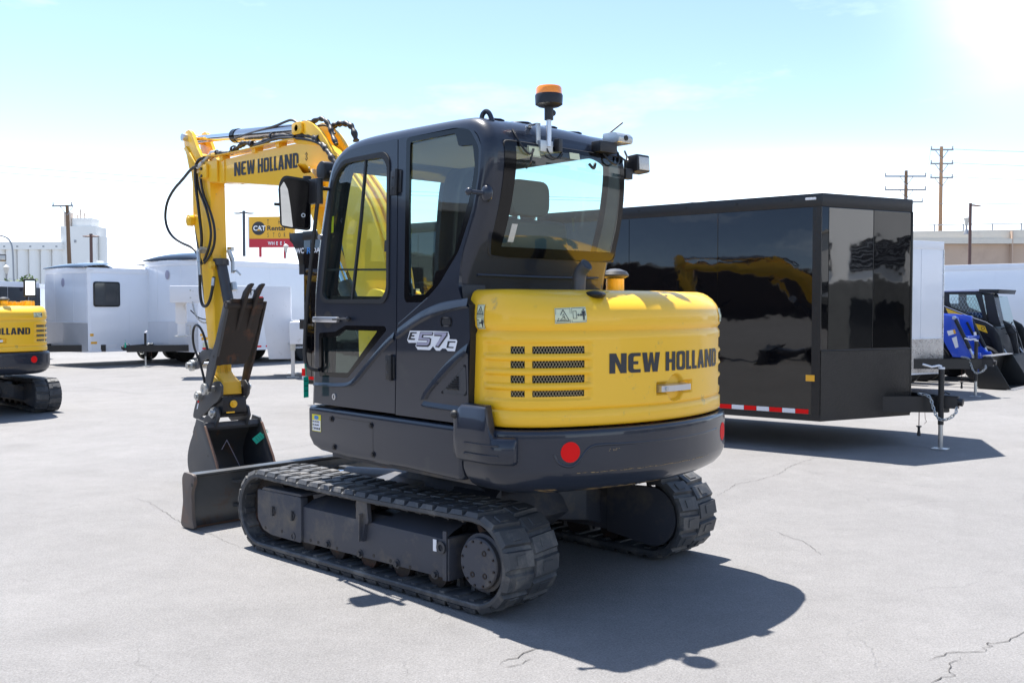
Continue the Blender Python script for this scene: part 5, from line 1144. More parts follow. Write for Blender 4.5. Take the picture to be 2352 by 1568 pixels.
mat('trailer_trim', (.012, .012, .014), .35, var=.15)
mat('trailer_white', (.82, .84, .88), .22, coat=.5, var=.03, bump=.004, bscale=1.1)
mat('white_trim', (.84, .85, .88), .3, var=.03)
mat('aluminium', (.80, .81, .84), .38, metal=.5, var=.08, bump=.002, bscale=3)
mat('tread_plate', (.66, .67, .70), .28, metal=.9, var=.25, vscale=12, bump=.004, bscale=28, dirt=(.35, .33, .33), damt=.4, dscale=2)
mat('tread_black', (.012, .012, .013), .32, var=.3, vscale=10, bump=.004, bscale=34)
mat('tyre', (.012, .012, .013), .7, var=.2, bump=.002, bscale=40)
mat('wheel_silver', (.55, .55, .57), .35, metal=.7, var=.1)
mat('blue_paint', (.012, .07, .52), .3, coat=.6, var=.06)
mat('bucket_black', (.010, .011, .012), .4, var=.2, vscale=5)
mat('concrete', (.66, .61, .53), .85, var=.10, vscale=.6, dirt=(.52, .47, .41), damt=.3, dscale=.35)
mat('brown_wall', (.52, .39, .30), .85, var=.10, vscale=.8, dirt=(.42, .31, .24), damt=.3, dscale=.5)
mat('silo_white', (.78, .77, .74), .8, var=.04, vscale=.1, dirt=(.62, .60, .56), damt=.2, dscale=.05)
mat('silo_tan', (.62, .52, .44), .8, var=.08, vscale=.2)
mat('pole_wood', (.20, .12, .07), .8, var=.25, vscale=4, stretch=(1, 1, .1))
mat('pole_pale', (.42, .25, .14), .8, var=.2, vscale=4, stretch=(1, 1, .1))
mat('lamp_brown', (.11, .055, .045), .5, var=.1)
mat('pole_dark', (.085, .095, .11), .5, metal=.3, var=.1)
mat('pole_grey', (.30, .31, .33), .5, metal=.4, var=.1)
mat('sign_yellow', (.80, .42, .025), .45, var=.04)
mat('sign_red', (.52, .015, .035), .45, var=.04)
mat('sign_edge', (.72, .72, .70), .5, var=.04)
mat('leaf', (.10, .16, .045), .6, var=.35, vscale=30)
mat('bark', (.12, .09, .06), .8, var=.2)
mat('stucco', (.90, .88, .84), .85, var=.06, vscale=.7)
mat('stone', (.13, .13, .12), .8, var=.4, vscale=3, bump=.01, bscale=6)
mat('brick_brown', (.075, .055, .045), .85, var=.25, vscale=1.2)
mat('dark_glass', (.015, .018, .02), .08, var=.1, coat=.6)

g = G().add([(-900, -90, 0), (900, -90, 0), (900, 1500, 0), (-900, 1500, 0)], [(0, 1, 2, 3)])
tag(g.build('ground', 'asphalt'), kind='structure')
# the larger cracks in the paving
rnd = random.Random(11)
def crack(P, w0):
    pts = [Vector((p[0], p[1])) for p in P]; Q = []
    for a, b in zip(pts, pts[1:]):
        m = max(2, int((b - a).length / .035)); nn = Vector((-(b - a).y, (b - a).x)).normalized()
        for j in range(m): Q.append(a.lerp(b, j / m) + nn * rnd.uniform(-.012, .012))
    Q.append(pts[-1]); L_, R_ = [], []
    for i, p in enumerate(Q):
        d = (Q[min(i + 1, len(Q) - 1)] - Q[max(i - 1, 0)]).normalized(); nn = Vector((-d.y, d.x)); k = .58 * w0 * rnd.uniform(.25, 1) * min(1, .2 + 4 * min(i, len(Q) - 1 - i) / len(Q))
        L_.append((*(p + nn * k / 2), .004)); R_.append((*(p - nn * k / 2), .004))
    return L_, R_
g = G()
for P, w0 in CRACKS:
    g.loft(list(crack(P, w0)))
tag(g.build('asphalt_crack', 'crack'), kind='structure')

# ------------------------------------------------------------ enclosed trailers
def wheel(parent, x, y, r=.34, w_=.22, rim='wheel_silver'):
    s = 1 if y > 0 else -1
    t = G().lathe([(r * .58, -w_ / 2), (r * .92, -w_ / 2), (r, -w_ * .36), (r, w_ * .36), (r * .92, w_ / 2), (r * .58, w_ / 2)], (x, y, r), 'y', 28).build('wheel', 'tyre', parent, smooth=40)
    G().lathe([(.02, s * w_ * .28), (r * .3, s * w_ * .30), (r * .5, s * w_ * .42), (r * .60, s * w_ * .45), (r * .60, -s * w_ * .3), (.02, -s * w_ * .3)], (x, y, r), 'y', 24).build('rim', rim, t, smooth=40)
    return t
def chain(P, r=.011, step=.036):
    pts = chaik([tuple(p[:2]) for p in P], 3); zz = chaik([(p[2], 0) for p in P], 3); pts = [Vector((a[0], a[1], b[0])) for a, b in zip(pts, zz)]
    g = G(); acc = 0; k = 0
    for a, b in zip(pts, pts[1:]):
        L_ = (b - a).length; d = (b - a).normalized() if L_ else Vector((0, 0, 1))
        while acc < L_:
            c = a + d * acc; u = d; v = d.orthogonal().normalized(); v = v if k % 2 else d.cross(v)
            g.tube([c + u * (step * .72 * math.cos(t)) + v * (step * .42 * math.sin(t)) for t in [2 * math.pi * i / 10 for i in range(10)]], r * .55, 5, True); acc += step; k += 1
        acc -= L_
    return g
def trailer(label, loc, rz, L_, W, z0, z1, nose, body, trim, guard, group='enclosed cargo trailers', cap=None, tongue=True, wheels=(-.58,), guard_h=.75, jack=(.39, -.14), tape=0, tongue_z=(.41, .59), tlen=.42, corner='tread_black', rear_fin=0, tz=0):
    t = empty('cargo_trailer', loc, rz, label, 'trailer', group)
    P = [(-L_, -W / 2), (0, -W / 2), (nose, 0), (0, W / 2), (-L_, W / 2)] if nose > .3 else [(-L_, -W / 2), (-.05, -W / 2), (0, -W / 2 + .05), (nose, 0), (0, W / 2 - .05), (-.05, W / 2), (-L_, W / 2)]
    b = G().prism(P, z0, z1, 'z').build('body', body, t, bevel=.012)
    def off(P, d): 
        c = Vector((-L_ / 2, 0)); out = []
        for x, y in P: out.append((x + (d if x > -L_ / 2 else -d), y + (d if y > 0 else -d) if abs(y) > 1e-3 else y))
        return out
    G().prism(off(P, .010), z1 - .13, z1 + .015, 'z').build('top_rail', trim, t, bevel=.006)
    G().prism(off(P, .008), z0 - .03, z0 + .03, 'z').build('bottom_rail', trim, t)
    for y in (-W / 2, W / 2):
        s = 1 if y > 0 else -1
        G().box((-.10, y - .004 * s, z0 + .03), (0, y + .008 * s, z1 - .13)).build('corner_trim', corner, t)
        d = Vector((nose, -y)).normalized() * .10; n_ = Vector((-d.y, d.x)).normalized() * (-.009 * s)
        G().loft([[(0, y, z0 + .03), (d.x, y + d.y, z0 + .03)], [(0, y, z1 - .13), (d.x, y + d.y, z1 - .13)]]).map(lambda x, yy_, z: (x + n_.x + .002, yy_ + n_.y * 1, z)).build('corner_trim', corner, t)
    if nose > .1:
        G().cyl((nose + .004, 0, z0), (nose + .004, 0, z1 - .13), .014, n=10).build('nose_trim', corner, t)
    # stone guard on the nose
    for s in (-1, 1):
        a, c = Vector((0, s * W / 2)), Vector((nose, 0)); n_ = Vector((c.y - a.y, -(c.x - a.x))).normalized(); n_ = n_ if n_.x > 0 else -n_
        a2, c2 = a + n_ * .010 - (c - a).normalized() * .004, c + n_ * .010
        G().loft([[(a2.x, a2.y, z0), (c2.x, c2.y, z0)], [(a2.x, a2.y, z0 + guard_h), (c2.x, c2.y, z0 + guard_h)]]).build('stone_guard', guard, t)
        G().tube([(a2.x, a2.y, z0 + guard_h), (c2.x, c2.y, z0 + guard_h)], .009, 6).build('guard_edge', trim, t)
        m_ = a.lerp(c, .56) + n_ * .0035
        G().tube([(m_.x, m_.y, z0 + guard_h), (m_.x, m_.y, z1 - .13)], .0035, 4).build('panel_seam', trim, b)
    for y in (-W / 2, W / 2):
        s = 1 if y > 0 else -1; k = 1.25
        while k < L_: G().tube([(-k, y + .001 * s, z0 + .04), (-k, y + .001 * s, z1 - .14)], .003, 4).build('panel_seam', body, b); k += 1.22
    for wx in wheels:
        for d in (-.44, .44):
            for y in (-W / 2 + .16, W / 2 - .16): wheel(t, wx * L_ + d, y)
        for s in (-1, 1):
            y = s * (W / 2 + .012)
            arc = [(wx * L_ + .95 * math.cos(a), .34 + .42 * math.sin(a)) for a in [math.pi * i / 12 for i in range(13)]]
            G().loft([[(x, y, z), (x, y - s * .02, z), (x, y + s * .03, z + .012)] for x, z in arc]).build('fender', trim, t)
            G().prism([(p[0], max(p[1], z0 - .02)) for p in arc], y - s * .014, y - s * .004).build('wheel_well', 'black_plastic', t)
    if tongue:
        tz0, tz1 = tongue_z; J = (nose + tlen, 0)
        for s in (-1, 1):
            A = Vector(J); B = Vector((-.5, s * (J[0] + .5) * .64)); d = (A - B).normalized(); n_ = Vector((-d.y, d.x)) * .035
            G().loft([[(*(B + n_), z), (*(A + n_), z), (*(A - n_), z), (*(B - n_), z)] for z in (tz0, tz1)], True).build('tongue_rail', 'trailer_trim', t, bevel=.006)
        c = G().loft([[(nose + tlen - .12, -.09, z), (nose + tlen + .12, -.045, z), (nose + tlen + .12, .045, z), (nose + tlen - .12, .09, z)] for z in (tz1 - .13, tz1 + .004)], True)
        c.cyl((nose + tlen + .08, 0, tz1 - .05), (nose + tlen + .17, 0, tz1 - .06), .045, n=14)
        cp = c.build('coupler', 'black_plastic', t, bevel=.005)
        G().tube([(nose + tlen - .06, 0, tz1 + .01), (nose + tlen - .02, -.02, tz1 + .05), (nose + tlen + .03, -.02, tz1 + .03)], .008, 6).build('coupler_latch', 'black_plastic', cp)
        jx, jy = nose + jack[0], jack[1]
        j = G().cyl((jx, jy, .28), (jx, jy, tz1 + .32), .032, n=18).build('jack', 'black_plastic', t)
        G().cyl((jx, jy, .02), (jx, jy, .30), .026, n=16).build('jack_tube', 'zinc', j); G().box((jx - .085, jy - .07, 0), (jx + .085, jy + .07, .012)).build('jack_foot', 'zinc', j, bevel=.003)
        G().cyl((jx, jy, tz1 + .32), (jx, jy, tz1 + .34), .037, n=18).tube([(jx, jy, tz1 + .35), (jx - .02, jy - .02, tz1 + .36), (jx - .08, jy - .09, tz1 + .345), (jx - .16, jy - .16, tz1 + .375)], .012, 8).build('jack_crank', 'decal_white', j)
        chain([(jx - .22, jy - .05, tz1 + .03), (jx - .10, jy - .07, tz1 + .02), (jx - .06, jy - .09, tz1 - .12), (jx, jy - .10, tz1 - .25), (jx + .10, jy - .09, tz0 - .06), (jx + .18, jy - .04, tz0 + .02), (jx + .16, jy + .0, tz0 + .08)]).build('safety_chain', 'zinc', t, smooth=60)
        pc = G().tube([(jx - .22, jy - .06, tz0), (jx - .22, jy - .06, .26)], .006, 6).build('plug_cable', 'lamp_brown', t)
        G().lathe([(.03, .255), (.032, .245), (.016, .24), (.014, .21), (.020, .17), (.022, .15), (.012, .14)], (jx - .22, jy - .06, 0), n=12).build('plug', 'black_plastic', pc)
        G().tube([(jx - .16, jy - .05, tz0), (jx - .155, jy - .05, .34), (jx - .14, jy - .05, .31), (jx - .165, jy - .05, .28), (jx - .14, jy - .05, .31)], .003, 5).build('breakaway_cable', 'lamp_brown', t)
    for s in (-1, 1):
        G().box((-.16, s * (W / 2 + .001), z0 + .41), (-.06, s * (W / 2 + .018), z0 + .48)).build('marker_lamp', 'amber_flat', t, bevel=.004)
        G().box((-.18, s * (W / 2 + .011), z1 - .055), (-.06, s * (W / 2 + .028), z1 - .03)).build('clearance_lamp', 'decal_white', t, bevel=.004)
    for k in range(tape):
        G().box((-.13 - .155 * k - .150, -W / 2 - .004, z0 + .045), (-.13 - .155 * k, -W / 2 + .001, z0 + .095)).build('reflective_tape', 'reflector_red' if k % 2 == 0 else 'reflector_white', t)
        G().box((-.13 - .155 * k - .150, W / 2 - .001, z0 + .045), (-.13 - .155 * k, W / 2 + .004, z0 + .095)).build('reflective_tape', 'reflector_red' if k % 2 == 0 else 'reflector_white', t)
    return t
def hd_(fx, fy): return math.atan2(fy, fx)
BT = trailer('long glossy black V-nose trailer with red and white tape, right behind the excavator', (4.205, 11.915, 0), hd_(.78, -.626), 8.75, 2.6, .38, 2.84, .56, 'trailer_black', 'trailer_trim', 'tread_black', tape=56)
for k in range(13): G().cyl((-.35 - .66 * k, -1.312, 2.80), (-.35 - .66 * k, -1.318, 2.80), .012, n=8).build('rivet', 'trailer_trim', BT)
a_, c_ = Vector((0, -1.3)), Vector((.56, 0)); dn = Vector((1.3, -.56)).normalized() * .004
for f0, f1, nm_ in ((.075, .555, 'nose_reflect_boost'), (.565, .985, 'trailer_black')):
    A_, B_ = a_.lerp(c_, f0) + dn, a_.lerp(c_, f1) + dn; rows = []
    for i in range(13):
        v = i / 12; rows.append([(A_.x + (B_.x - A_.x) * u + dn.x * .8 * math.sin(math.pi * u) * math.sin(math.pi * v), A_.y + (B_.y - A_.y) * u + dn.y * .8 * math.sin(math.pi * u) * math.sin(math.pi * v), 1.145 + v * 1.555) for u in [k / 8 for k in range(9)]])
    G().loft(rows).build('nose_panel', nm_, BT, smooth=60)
# rear spoiler of the black trailer with its lettering
fin = [(-8.75, 2.84), (-9.10, 2.84), (-9.10, 2.72), (-9.02, 2.66), (-8.93, 2.52), (-8.87, 2.36), (-8.85, 2.18), (-8.75, 2.18)]
for s in (-1, 1): G().prism(fin, s * 1.27, s * 1.304).build('rear_spoiler_side', 'trailer_trim', BT, bevel=.004)
G().box((-9.10, -1.27, 2.74), (-8.76, 1.27, 2.84)).build('rear_spoiler', 'trailer_trim', BT, bevel=.006)
for z in (1.25, 2.15): G().box((-8.85, -1.31, z), (-8.72, -1.30, z + .16)).build('door_hinge', 'black_plastic', BT)
G().box((-8.80, -1.312, .48), (-8.72, -1.302, .60)).build('side_reflector', 'reflector_red', BT)
textg('WC', .12, lambda u, v: (-8.94 + u, -1.3055, 2.50 + v), .004).build('trailer_lettering', 'decal_white', BT)
textg('R', .14, lambda u, v: (-8.67 + u + .1 * v, -1.306, 2.49 + v), .004, 1.3).build('trailer_lettering', 'decal_blue', BT)
textg('OAD', .11, lambda u, v: (-8.54 + u + .1 * v, -1.306, 2.50 + v), .003, 1.3).build('trailer_lettering', 'decal_white', BT)

trailer('white V-nose trailer with tread plate guard, just beyond the black trailer at right', (7.50, 18.66, 0), hd_(.80, -.60), 7.0, 2.5, .42, 2.80, .56, 'trailer_white', 'white_trim', 'tread_plate', corner='tread_plate', guard_h=.62, tlen=.75, jack=(.60, -.10), wheels=(-.62,), tongue_z=(.50, .68))
trailer('tall white trailer forming the wall behind the skid steer at far right', (15.55, 23.1, 0), hd_(.78, -.626), 11.0, 2.6, .42, 2.66, .5, 'trailer_white', 'white_trim', 'tread_plate', corner='white_trim', wheels=(-.6,), tongue=False)
TB = trailer('tall white trailer with black roof cap and bright ribbed front guard, behind the arm', (-9.54, 27.75, 0), hd_(-.6, -.8), 8.5, 2.5, .42, 2.90, .08, 'trailer_white', 'white_trim', 'aluminium', corner='white_trim', guard_h=.80, tlen=1.25, jack=(.72, 0), wheels=(-.5,), tape=16)
TA = trailer('white trailer with dark side window and bright front guard, left of the taller white trailer', (-12.38, 27.56, 0), hd_(-.6, -.8), 6.5, 2.2, .42, 2.68, .08, 'trailer_white', 'white_trim', 'aluminium', corner='white_trim', guard_h=.78, tlen=1.2, jack=(.7, 0), wheels=(-.55,), tape=0)
for t, W, z1 in ((TB, 2.5, 2.90), (TA, 2.2, 2.68)):
    rows = []
    for i in range(9):
        a = math.pi / 2 * i / 8; x = .06 - .85 * (1 - math.cos(a)) ; z = z1 + .02 + (.25 if t is TB else .17) * math.sin(a); rows.append([(x, y, z1 + .02 + (z - z1 - .02) * (1 - abs(y / (W / 2)) ** 3 * .5)) for y in [W / 2 * k / 8 for k in range(-8, 9)]])
    g = G().loft(rows); g.add([(x, y, z1 + .012) for x, y, z in rows[0]] + [(-.7, y, z1 + .012) for x, y, z in rows[0]], [tuple(range(17)) + tuple(range(33, 16, -1))]); g.build('nose_cap', 'black_gloss', t, smooth=50)
    rr = []
    for i in range(2): rr.append([(-.69 if i == 0 else -6.3, y, z1 + .02 + (.20 if t is TB else .14) * (1 - abs(y / (W / 2)) ** 3)) for y in [W / 2 * k / 8 for k in range(-8, 9)]])
    G().loft(rr).build('roof', 'white_trim', t, smooth=50)
    G().ell((.10 if t is TB else .075, .0, z1 - .38), .012, .09, .13).build('maker_emblem', 'decal_grey', t)
w_ = G().prism(rpoly(rect(-.17, 1.63, -.96, 2.32), .08, 5), 1.102, 1.125).build('side_window', 'black_gloss', TA, bevel=.008)
G().prism(rpoly(rect(-.21, 1.67, -.92, 2.28), .06, 4), 1.1255, 1.128).build('pane', 'dark_glass', w_)
ac = G().prism([(-1.9, 2.86), (-2.1, 3.06), (-2.35, 3.12), (-3.0, 3.12), (-3.0, 2.86)], -.1, .9).build('roof_air_unit', 'white_trim', TA, bevel=.05, seg=3)
for k in range(6): G().box((-2.45 - .0, .902, 2.90 + .032 * k), (-2.95, .912, 2.915 + .032 * k)).build('air_grille', 'pole_grey', ac)
G().box((-.10, 1.251, .72), (-.30, 1.258, .80)).build('marker_lamp', 'amber_flat', TB)
for x, z, h in ((-.15, .52, .13), (-.95, .50, .12)): G().box((x, 1.2515, z), (x - .20, 1.255, z + h)).build('info_sticker', 'decal_cream', TB)
G().box((-.08, 1.101, .62), (-.26, 1.112, .68)).build('marker_lamp', 'amber_flat', TA); G().box((-.45, 1.101, .52), (-.85, 1.108, .60)).build('info_sticker', 'decal_white', TA)
trailer('low black trailer at the left edge, behind the distant excavator', (-13.15, 26.4, 0), hd_(1, -.08), 7, 2.2, .4, 2.28, .06, 'trailer_black', 'white_trim', 'tread_black', tongue=False, wheels=(-.6,))
trailer('small white trailer peeping out between black trailer and windowed white trailer', (-14.95, 30.6, 0), hd_(1, -.08), 5, 2.2, .4, 2.34, .06, 'trailer_white', 'white_trim', 'aluminium', corner='white_trim', tongue=False, wheels=(-.6,))

# ------------------------------------------------------------ gooseneck flatbed
gk = empty('gooseneck_trailer', (-5.56, 23.5, 0), hd_(-.978, -.21), 'pale grey gooseneck flatbed trailer with raised neck, behind the thumb', 'flatbed trailer')
nk = G().box((-.30, -.55, 1.72), (2.35, .55, 2.10))  .build('neck', 'pale_paint', gk, bevel=.02)
G().prism([(-.32, 2.10), (-.32, .42), (.18, .42), (.30, 1.30), (.55, 1.72), (.55, 2.10)], -.60, -.55).build('riser_plate', 'pale_paint', gk); G().prism([(-.32, 2.10), (-.32, .42), (.18, .42), (.30, 1.30), (.55, 1.72), (.55, 2.10)], .55, .60).build('riser_plate', 'pale_paint', gk, bevel=.004)
G().box((-.33, -.55, .42), (.15, .55, 2.09)).build('riser', 'pale_paint', gk, bevel=.01)
G().box((-6.5, -1.2, .78), (-.30, 1.2, 1.28)).build('deck', 'pale_paint', gk, bevel=.02)
for x in (.1, .55, 1.0, 1.45, 1.9): builds(G().cyl((x, .55, 1.83), (x, .562, 1.83), .02, n=8).cyl((x, .55, 2.0), (x, .562, 2.0), .02, n=8), 'rivet', 'zinc', nk)
textg('TE', .17, lambda u, v: (.62 - u, .604, 1.90 + v), .004).build('neck_lettering', 'decal_black', nk); G().box((.50, .601, 1.79), (.30, .604, 1.86)).build('neck_label', 'reflector_red', nk)
cpn = G().box((2.05, -.09, 1.25), (2.28, .14, 1.74)).box((2.08, -.06, .95), (2.24, .10, 1.26)).build('gooseneck_coupler', 'pale_paint', gk, bevel=.01)
G().tube([(2.02, .14, 1.2), (1.95, .14, 1.2), (1.95, .14, .98), (2.02, .14, .98)], .014, 6).build('coupler_handle', 'zinc', cpn); G().box((2.02, -.10, .93), (2.30, .14, .96)).build('coupler_base', 'zinc', cpn)
chain([(1.85, .57, 1.70), (1.80, .60, 1.45), (1.65, .60, 1.24), (1.45, .60, 1.30), (1.28, .60, 1.72)], .016, .05).build('safety_chain', 'zinc', gk)
G().tube([(1.9, .58, 1.55), (1.7, .60, 1.34), (1.3, .60, 1.32), (.9, .60, 1.5), (.7, .58, 1.7)], .014, 6, smooth=2).build('wiring', 'hose', gk)
for s in (-1, 1):
    jk = G().box((-.42, s * .75 - .06, .62), (-.30, s * .75 + .06, 1.30)).build('landing_leg', 'zinc', gk, bevel=.006)
    G().box((-.40, s * .75 - .04, .02), (-.32, s * .75 + .04, .62)).build('leg_tube', 'silver', jk); G().box((-.50, s * .75 - .12, 0), (-.22, s * .75 + .12, .015)).build('leg_foot', 'zinc', jk)
    G().cyl((-.36, s * .70, 1.26), (-.80, s * .70, 1.26), .03, n=10).tube([(-.75, s * .70, 1.26), (-.80, s * .78, 1.1), (-.76, s * .80, .95), (-.55, s * .80, .93)], .014, 6).build('leg_crank', 'zinc', jk)
for wx in (-4.2, -5.2):
    for s in (-1, 1): wheel(gk, wx, s * 1.05, .36)

# ------------------------------------------------------------ blue loader and black skid steer at the right
lo = empty('tractor_loader', (9.745, 20.1625, 0), hd_(.75, -.66), 'bright blue tractor front loader with a black bucket resting on the ground', 'tractor')
BK = [(.054, .643), (.201, .648), (.58, .012), (.02, .0), (-.064, .053), (-.045, .25)]
bu = G(); bu.loft([[(x, y, z) for y in (-.75, .75)] for x, z in [(.201, .648), (.054, .643), (-.045, .25), (-.064, .053), (.02, .0), (.58, .004)]]); bu.loft([[(x, y, z) for y in (-.745, .745)] for x, z in [(.19, .632), (.066, .628), (-.028, .25), (-.045, .06), (.03, .016), (.57, .014)]])
bko = bu.build('bucket', 'bucket_black', lo, smooth=35)
for y in (-.75, .735): G().prism(BK, y, y + .015).build('bucket_side', 'bucket_black', bko, bevel=.002)
G().box((.05, -.76, .645), (.21, .76, .662)).build('bucket_lip', 'silver', bko); G().box((.50, -.76, .002), (.63, .76, .016)).build('cutting_edge', 'silver', bko)
ARM_ = [(-1.5, 1.50), (-.876, 1.475), (-.578, 1.44), (-.516, 1.408), (-.417, .973), (-.338, .829), (-.153, .657), (-.05, .45), (-.12, .38), (-.40, .42), (-.487, .468), (-.581, .579), (-.758, .884), (-.85, 1.10), (-1.5, 1.18)]
for s in (-1, 1):
    a = G().prism(rpoly(ARM_, .03, 3), s * .45 - .05, s * .45 + .05).build('loader_arm', 'blue_paint', lo, bevel=.012)
    c = G().cyl((-.538, s * .50 - .03, 1.36), (-.255, s * .50 - .03, .777), .038, n=16).build('tilt_cylinder', 'bucket_black', lo); G().cyl((-.255, s * .50 - .03, .777), (-.19, s * .50 - .03, .63), .022, n=14).build('cylinder_rod', 'silver', c)
    c2 = G().cyl((-.60, s * .40, 1.30), (-.35, s * .40, .80), .026, n=12).build('lift_line', 'bucket_black', lo)
    G().cyl((-.56, s * .52, 1.40), (-.56, s * .58, 1.40), .035, n=14).cyl((-.17, s * .52, .63), (-.17, s * .58, .63), .038, n=14).build('pivot_pin', 'silver', a)
    G().prism(rpoly([(-.30, .70), (-.10, .70), (-.04, .25), (-.02, .10), (-.10, .08), (-.22, .40)], .02, 3), s * .36 - .03, s * .36 + .03).build('quick_hitch', 'blue_paint', lo, bevel=.006)
    for P, mt in (([(-.714, 1.13), (-.559, 1.164), (-.534, 1.084), (-.681, 1.032)], 'decal_white'), ([(-.618, .985), (-.526, 1.027), (-.484, .809), (-.545, .783)], 'decal_white'), ([(-.60, 1.155), (-.559, 1.164), (-.534, 1.084), (-.575, 1.07)], 'amber_flat')):
        G().sheet(P, lambda u, v, s=s, mt=mt: (u, s * (.5015 if mt == 'decal_white' else .5025), v)).build('arm_sticker', mt, a)
G().box((-.42, -.40, .95), (-.34, .40, 1.03)).build('cross_tube', 'blue_paint', lo, bevel=.01)
for i, y in enumerate((.28, .33, .38)): G().cyl((-.40, y, .92), (-.42, y, 1.10), .014, n=8).build('hose_fitting', 'silver', lo)
G().prism(rpoly([(-1.1, .55), (-1.15, 1.15), (-1.4, 1.25), (-2.9, 1.32), (-2.9, .55)], .06, 3), -.28, .28).build('hood', 'blue_paint', lo, bevel=.03)
G().box((-2.7, -.2, .35), (-1.2, .2, .6)).build('chassis', 'bucket_black', lo)
for s in (-1, 1): wheel(lo, -1.55, s * .62, .38, .26, 'white_trim'); wheel(lo, -3.1, s * .72, .62, .36, 'white_trim')
G().prism([(-2.9, .7), (-2.9, 1.3), (-3.5, 1.3), (-3.6, .7)], -.5, .5).build('operator_platform', 'bucket_black', lo, bevel=.03)

sk = empty('skid_steer', (10.966, 21.55, 0), hd_(.75, -.66), 'black skid steer with yellow side stripe and caged cab, behind the blue loader', 'skid steer')
G().prism(rpoly([(-.10, .35), (-.25, 1.18), (-.6, 1.30), (-1.9, 1.45), (-2.2, 1.2), (-2.2, .35)], .05, 3), -.62, .62).build('body', 'bucket_black', sk, bevel=.02)
SKW = [(-1.234, 1.895), (-.685, 1.890), (-.52, 1.40), (-.575, 1.36), (-.795, 1.45), (-1.179, 1.62), (-1.232, 1.743)]
for s in (-1, 1):
    cw_ = G().prism([(-1.405, 1.96), (-.648, 1.96), (-.56, 1.90), (-.43, 1.30), (-.5, 1.24), (-.828, 1.37), (-1.399, 1.50)], s * .60 - .02, s * .60 + .02, holes=[SKW]).build('cab_side', 'bucket_black', sk, bevel=.004)
    G().sheet(SKW, lambda u, v, s=s: (u, s * .60, v)).build('side_glass', 'cab_glass', cw_)
    g = G()
    for k in range(-8, 14):
        for sg in (1, -1):
            a = Vector((-1.23 + k * .07, 1.35)); b = a + Vector((sg * .30, .55))
            pts = [a.lerp(b, t / 12) for t in range(13)]; pts = [p for p in pts if -1.22 < p.x < -.54 and p.y < 1.885 and p.y > 1.45 + (-.79 - p.x) * .4 and p.y > 1.36 and p.x < -.69 + (1.89 - p.y) * .33]
            if len(pts) > 1: g.tube([(p.x, s * .595, p.y) for p in pts], .004, 4)
    g.build('cab_mesh', 'pole_grey', cw_)
    A_ = [(-1.9, 1.70), (-1.385, 1.70), (-1.248, 1.62), (-.648, 1.37), (-.421, 1.295), (-.26, 1.195), (-.163, 1.043), (-.08, .774), (-.03, .45), (-.14, .45), (-.321, .95), (-.646, 1.15), (-1.381, 1.44), (-1.9, 1.5)]
    a = G().prism(rpoly(A_, .03, 3), s * .74 - .05, s * .74 + .05).build('lift_arm', 'bucket_black', sk, bevel=.01)
    G().tube([(x, s * .79, z + .008) for x, z in ((-1.385, 1.70), (-1.248, 1.62), (-.648, 1.37), (-.421, 1.295), (-.27, 1.20))], .007, 6).build('arm_edge_strip', 'silver', a)  # thin silver strip along the upper edge of the arm
    for P in ([(-1.247, 1.60), (-.812, 1.425), (-.911, 1.394), (-1.19, 1.48)], [(-.70, 1.285), (-.43, 1.21), (-.372, 1.06), (-.66, 1.165)]):
        G().sheet(P, lambda u, v, s=s: (u, s * .7915, v)).build('yellow_stripe', 'yellow', a)
    G().ring((-.47, s * .7925, 1.165), (-.47, s * .794, 1.165), .038, .028, 16).build('arm_emblem', 'bucket_black', a)
    c = G().cyl((-.36, s * .60, 1.17), (-.10, s * .60, .72), .035, n=14).build('tilt_cylinder', 'bucket_black', sk); G().cyl((-.10, s * .60, .72), (-.04, s * .60, .62), .02, n=10).build('cylinder_rod', 'silver', c)
    for x in (-.45, -1.55): wheel(sk, x, s * .78, .40, .28, 'bucket_black')
    for k in range(11):
        t_ = math.pi * k / 10 * .9 + .1
G().box((-1.42, -.66, 1.955), (-.60, .66, 2.005)).build('cab_roof', 'silver', sk, bevel=.008)
G().prism([(-.62, 2.005), (-.19, 1.995), (-.22, 1.90), (-.40, 1.93), (-.62, 1.92)], -.64, .64).build('roof_visor', 'bucket_black', sk, bevel=.01)
for y in (-.50, -.36): G().cyl((-.40, y - .0, 1.93), (-.37, y, 1.93), .035, n=16).build('head_lamp', 'lamp_glass', sk)
G().prism([(-.53, 1.90), (-.34, 1.90), (-.24, 1.45), (-.17, 1.20), (-.42, 1.20)], -.56, -.53).build('front_door_frame', 'bucket_black', sk); G().sheet([(-.58, 1.86), (.58, 1.86), (.58, 1.22), (-.58, 1.22)], lambda u, v: (-.19 - (v - 1.2) * .26, u, v)).build('front_glass', 'cab_glass', sk)
LKP = [(-.188, 1.346), (-.012, 1.245), (.084, 1.094), (.154, .637), (.06, .634), (-.03, .95), (-.105, 1.108)]
for s in (-1, 1): G().prism(rpoly(LKP, .02, 3), s * .40 - .03, s * .40 + .03).build('attachment_link', 'bucket_black', sk, bevel=.006)
for a_, b_ in (((-.20, -.45, 1.15), (.02, -.45, 1.30)), ((-.1, -.45, 1.05), (.12, -.44, 1.12))): G().tube([a_, ((a_[0] + b_[0]) / 2 + .08, a_[1] - .05, max(a_[2], b_[2]) - .08), b_], .012, 6, smooth=2).build('hydraulic_hose', 'hose', sk)
G().prism([(.02, .62), (.12, .60), (.25, .05), (.20, .0), (.05, .0), (.0, .3)], -.85, .85).build('front_bucket', 'bucket_black', sk, bevel=.01)

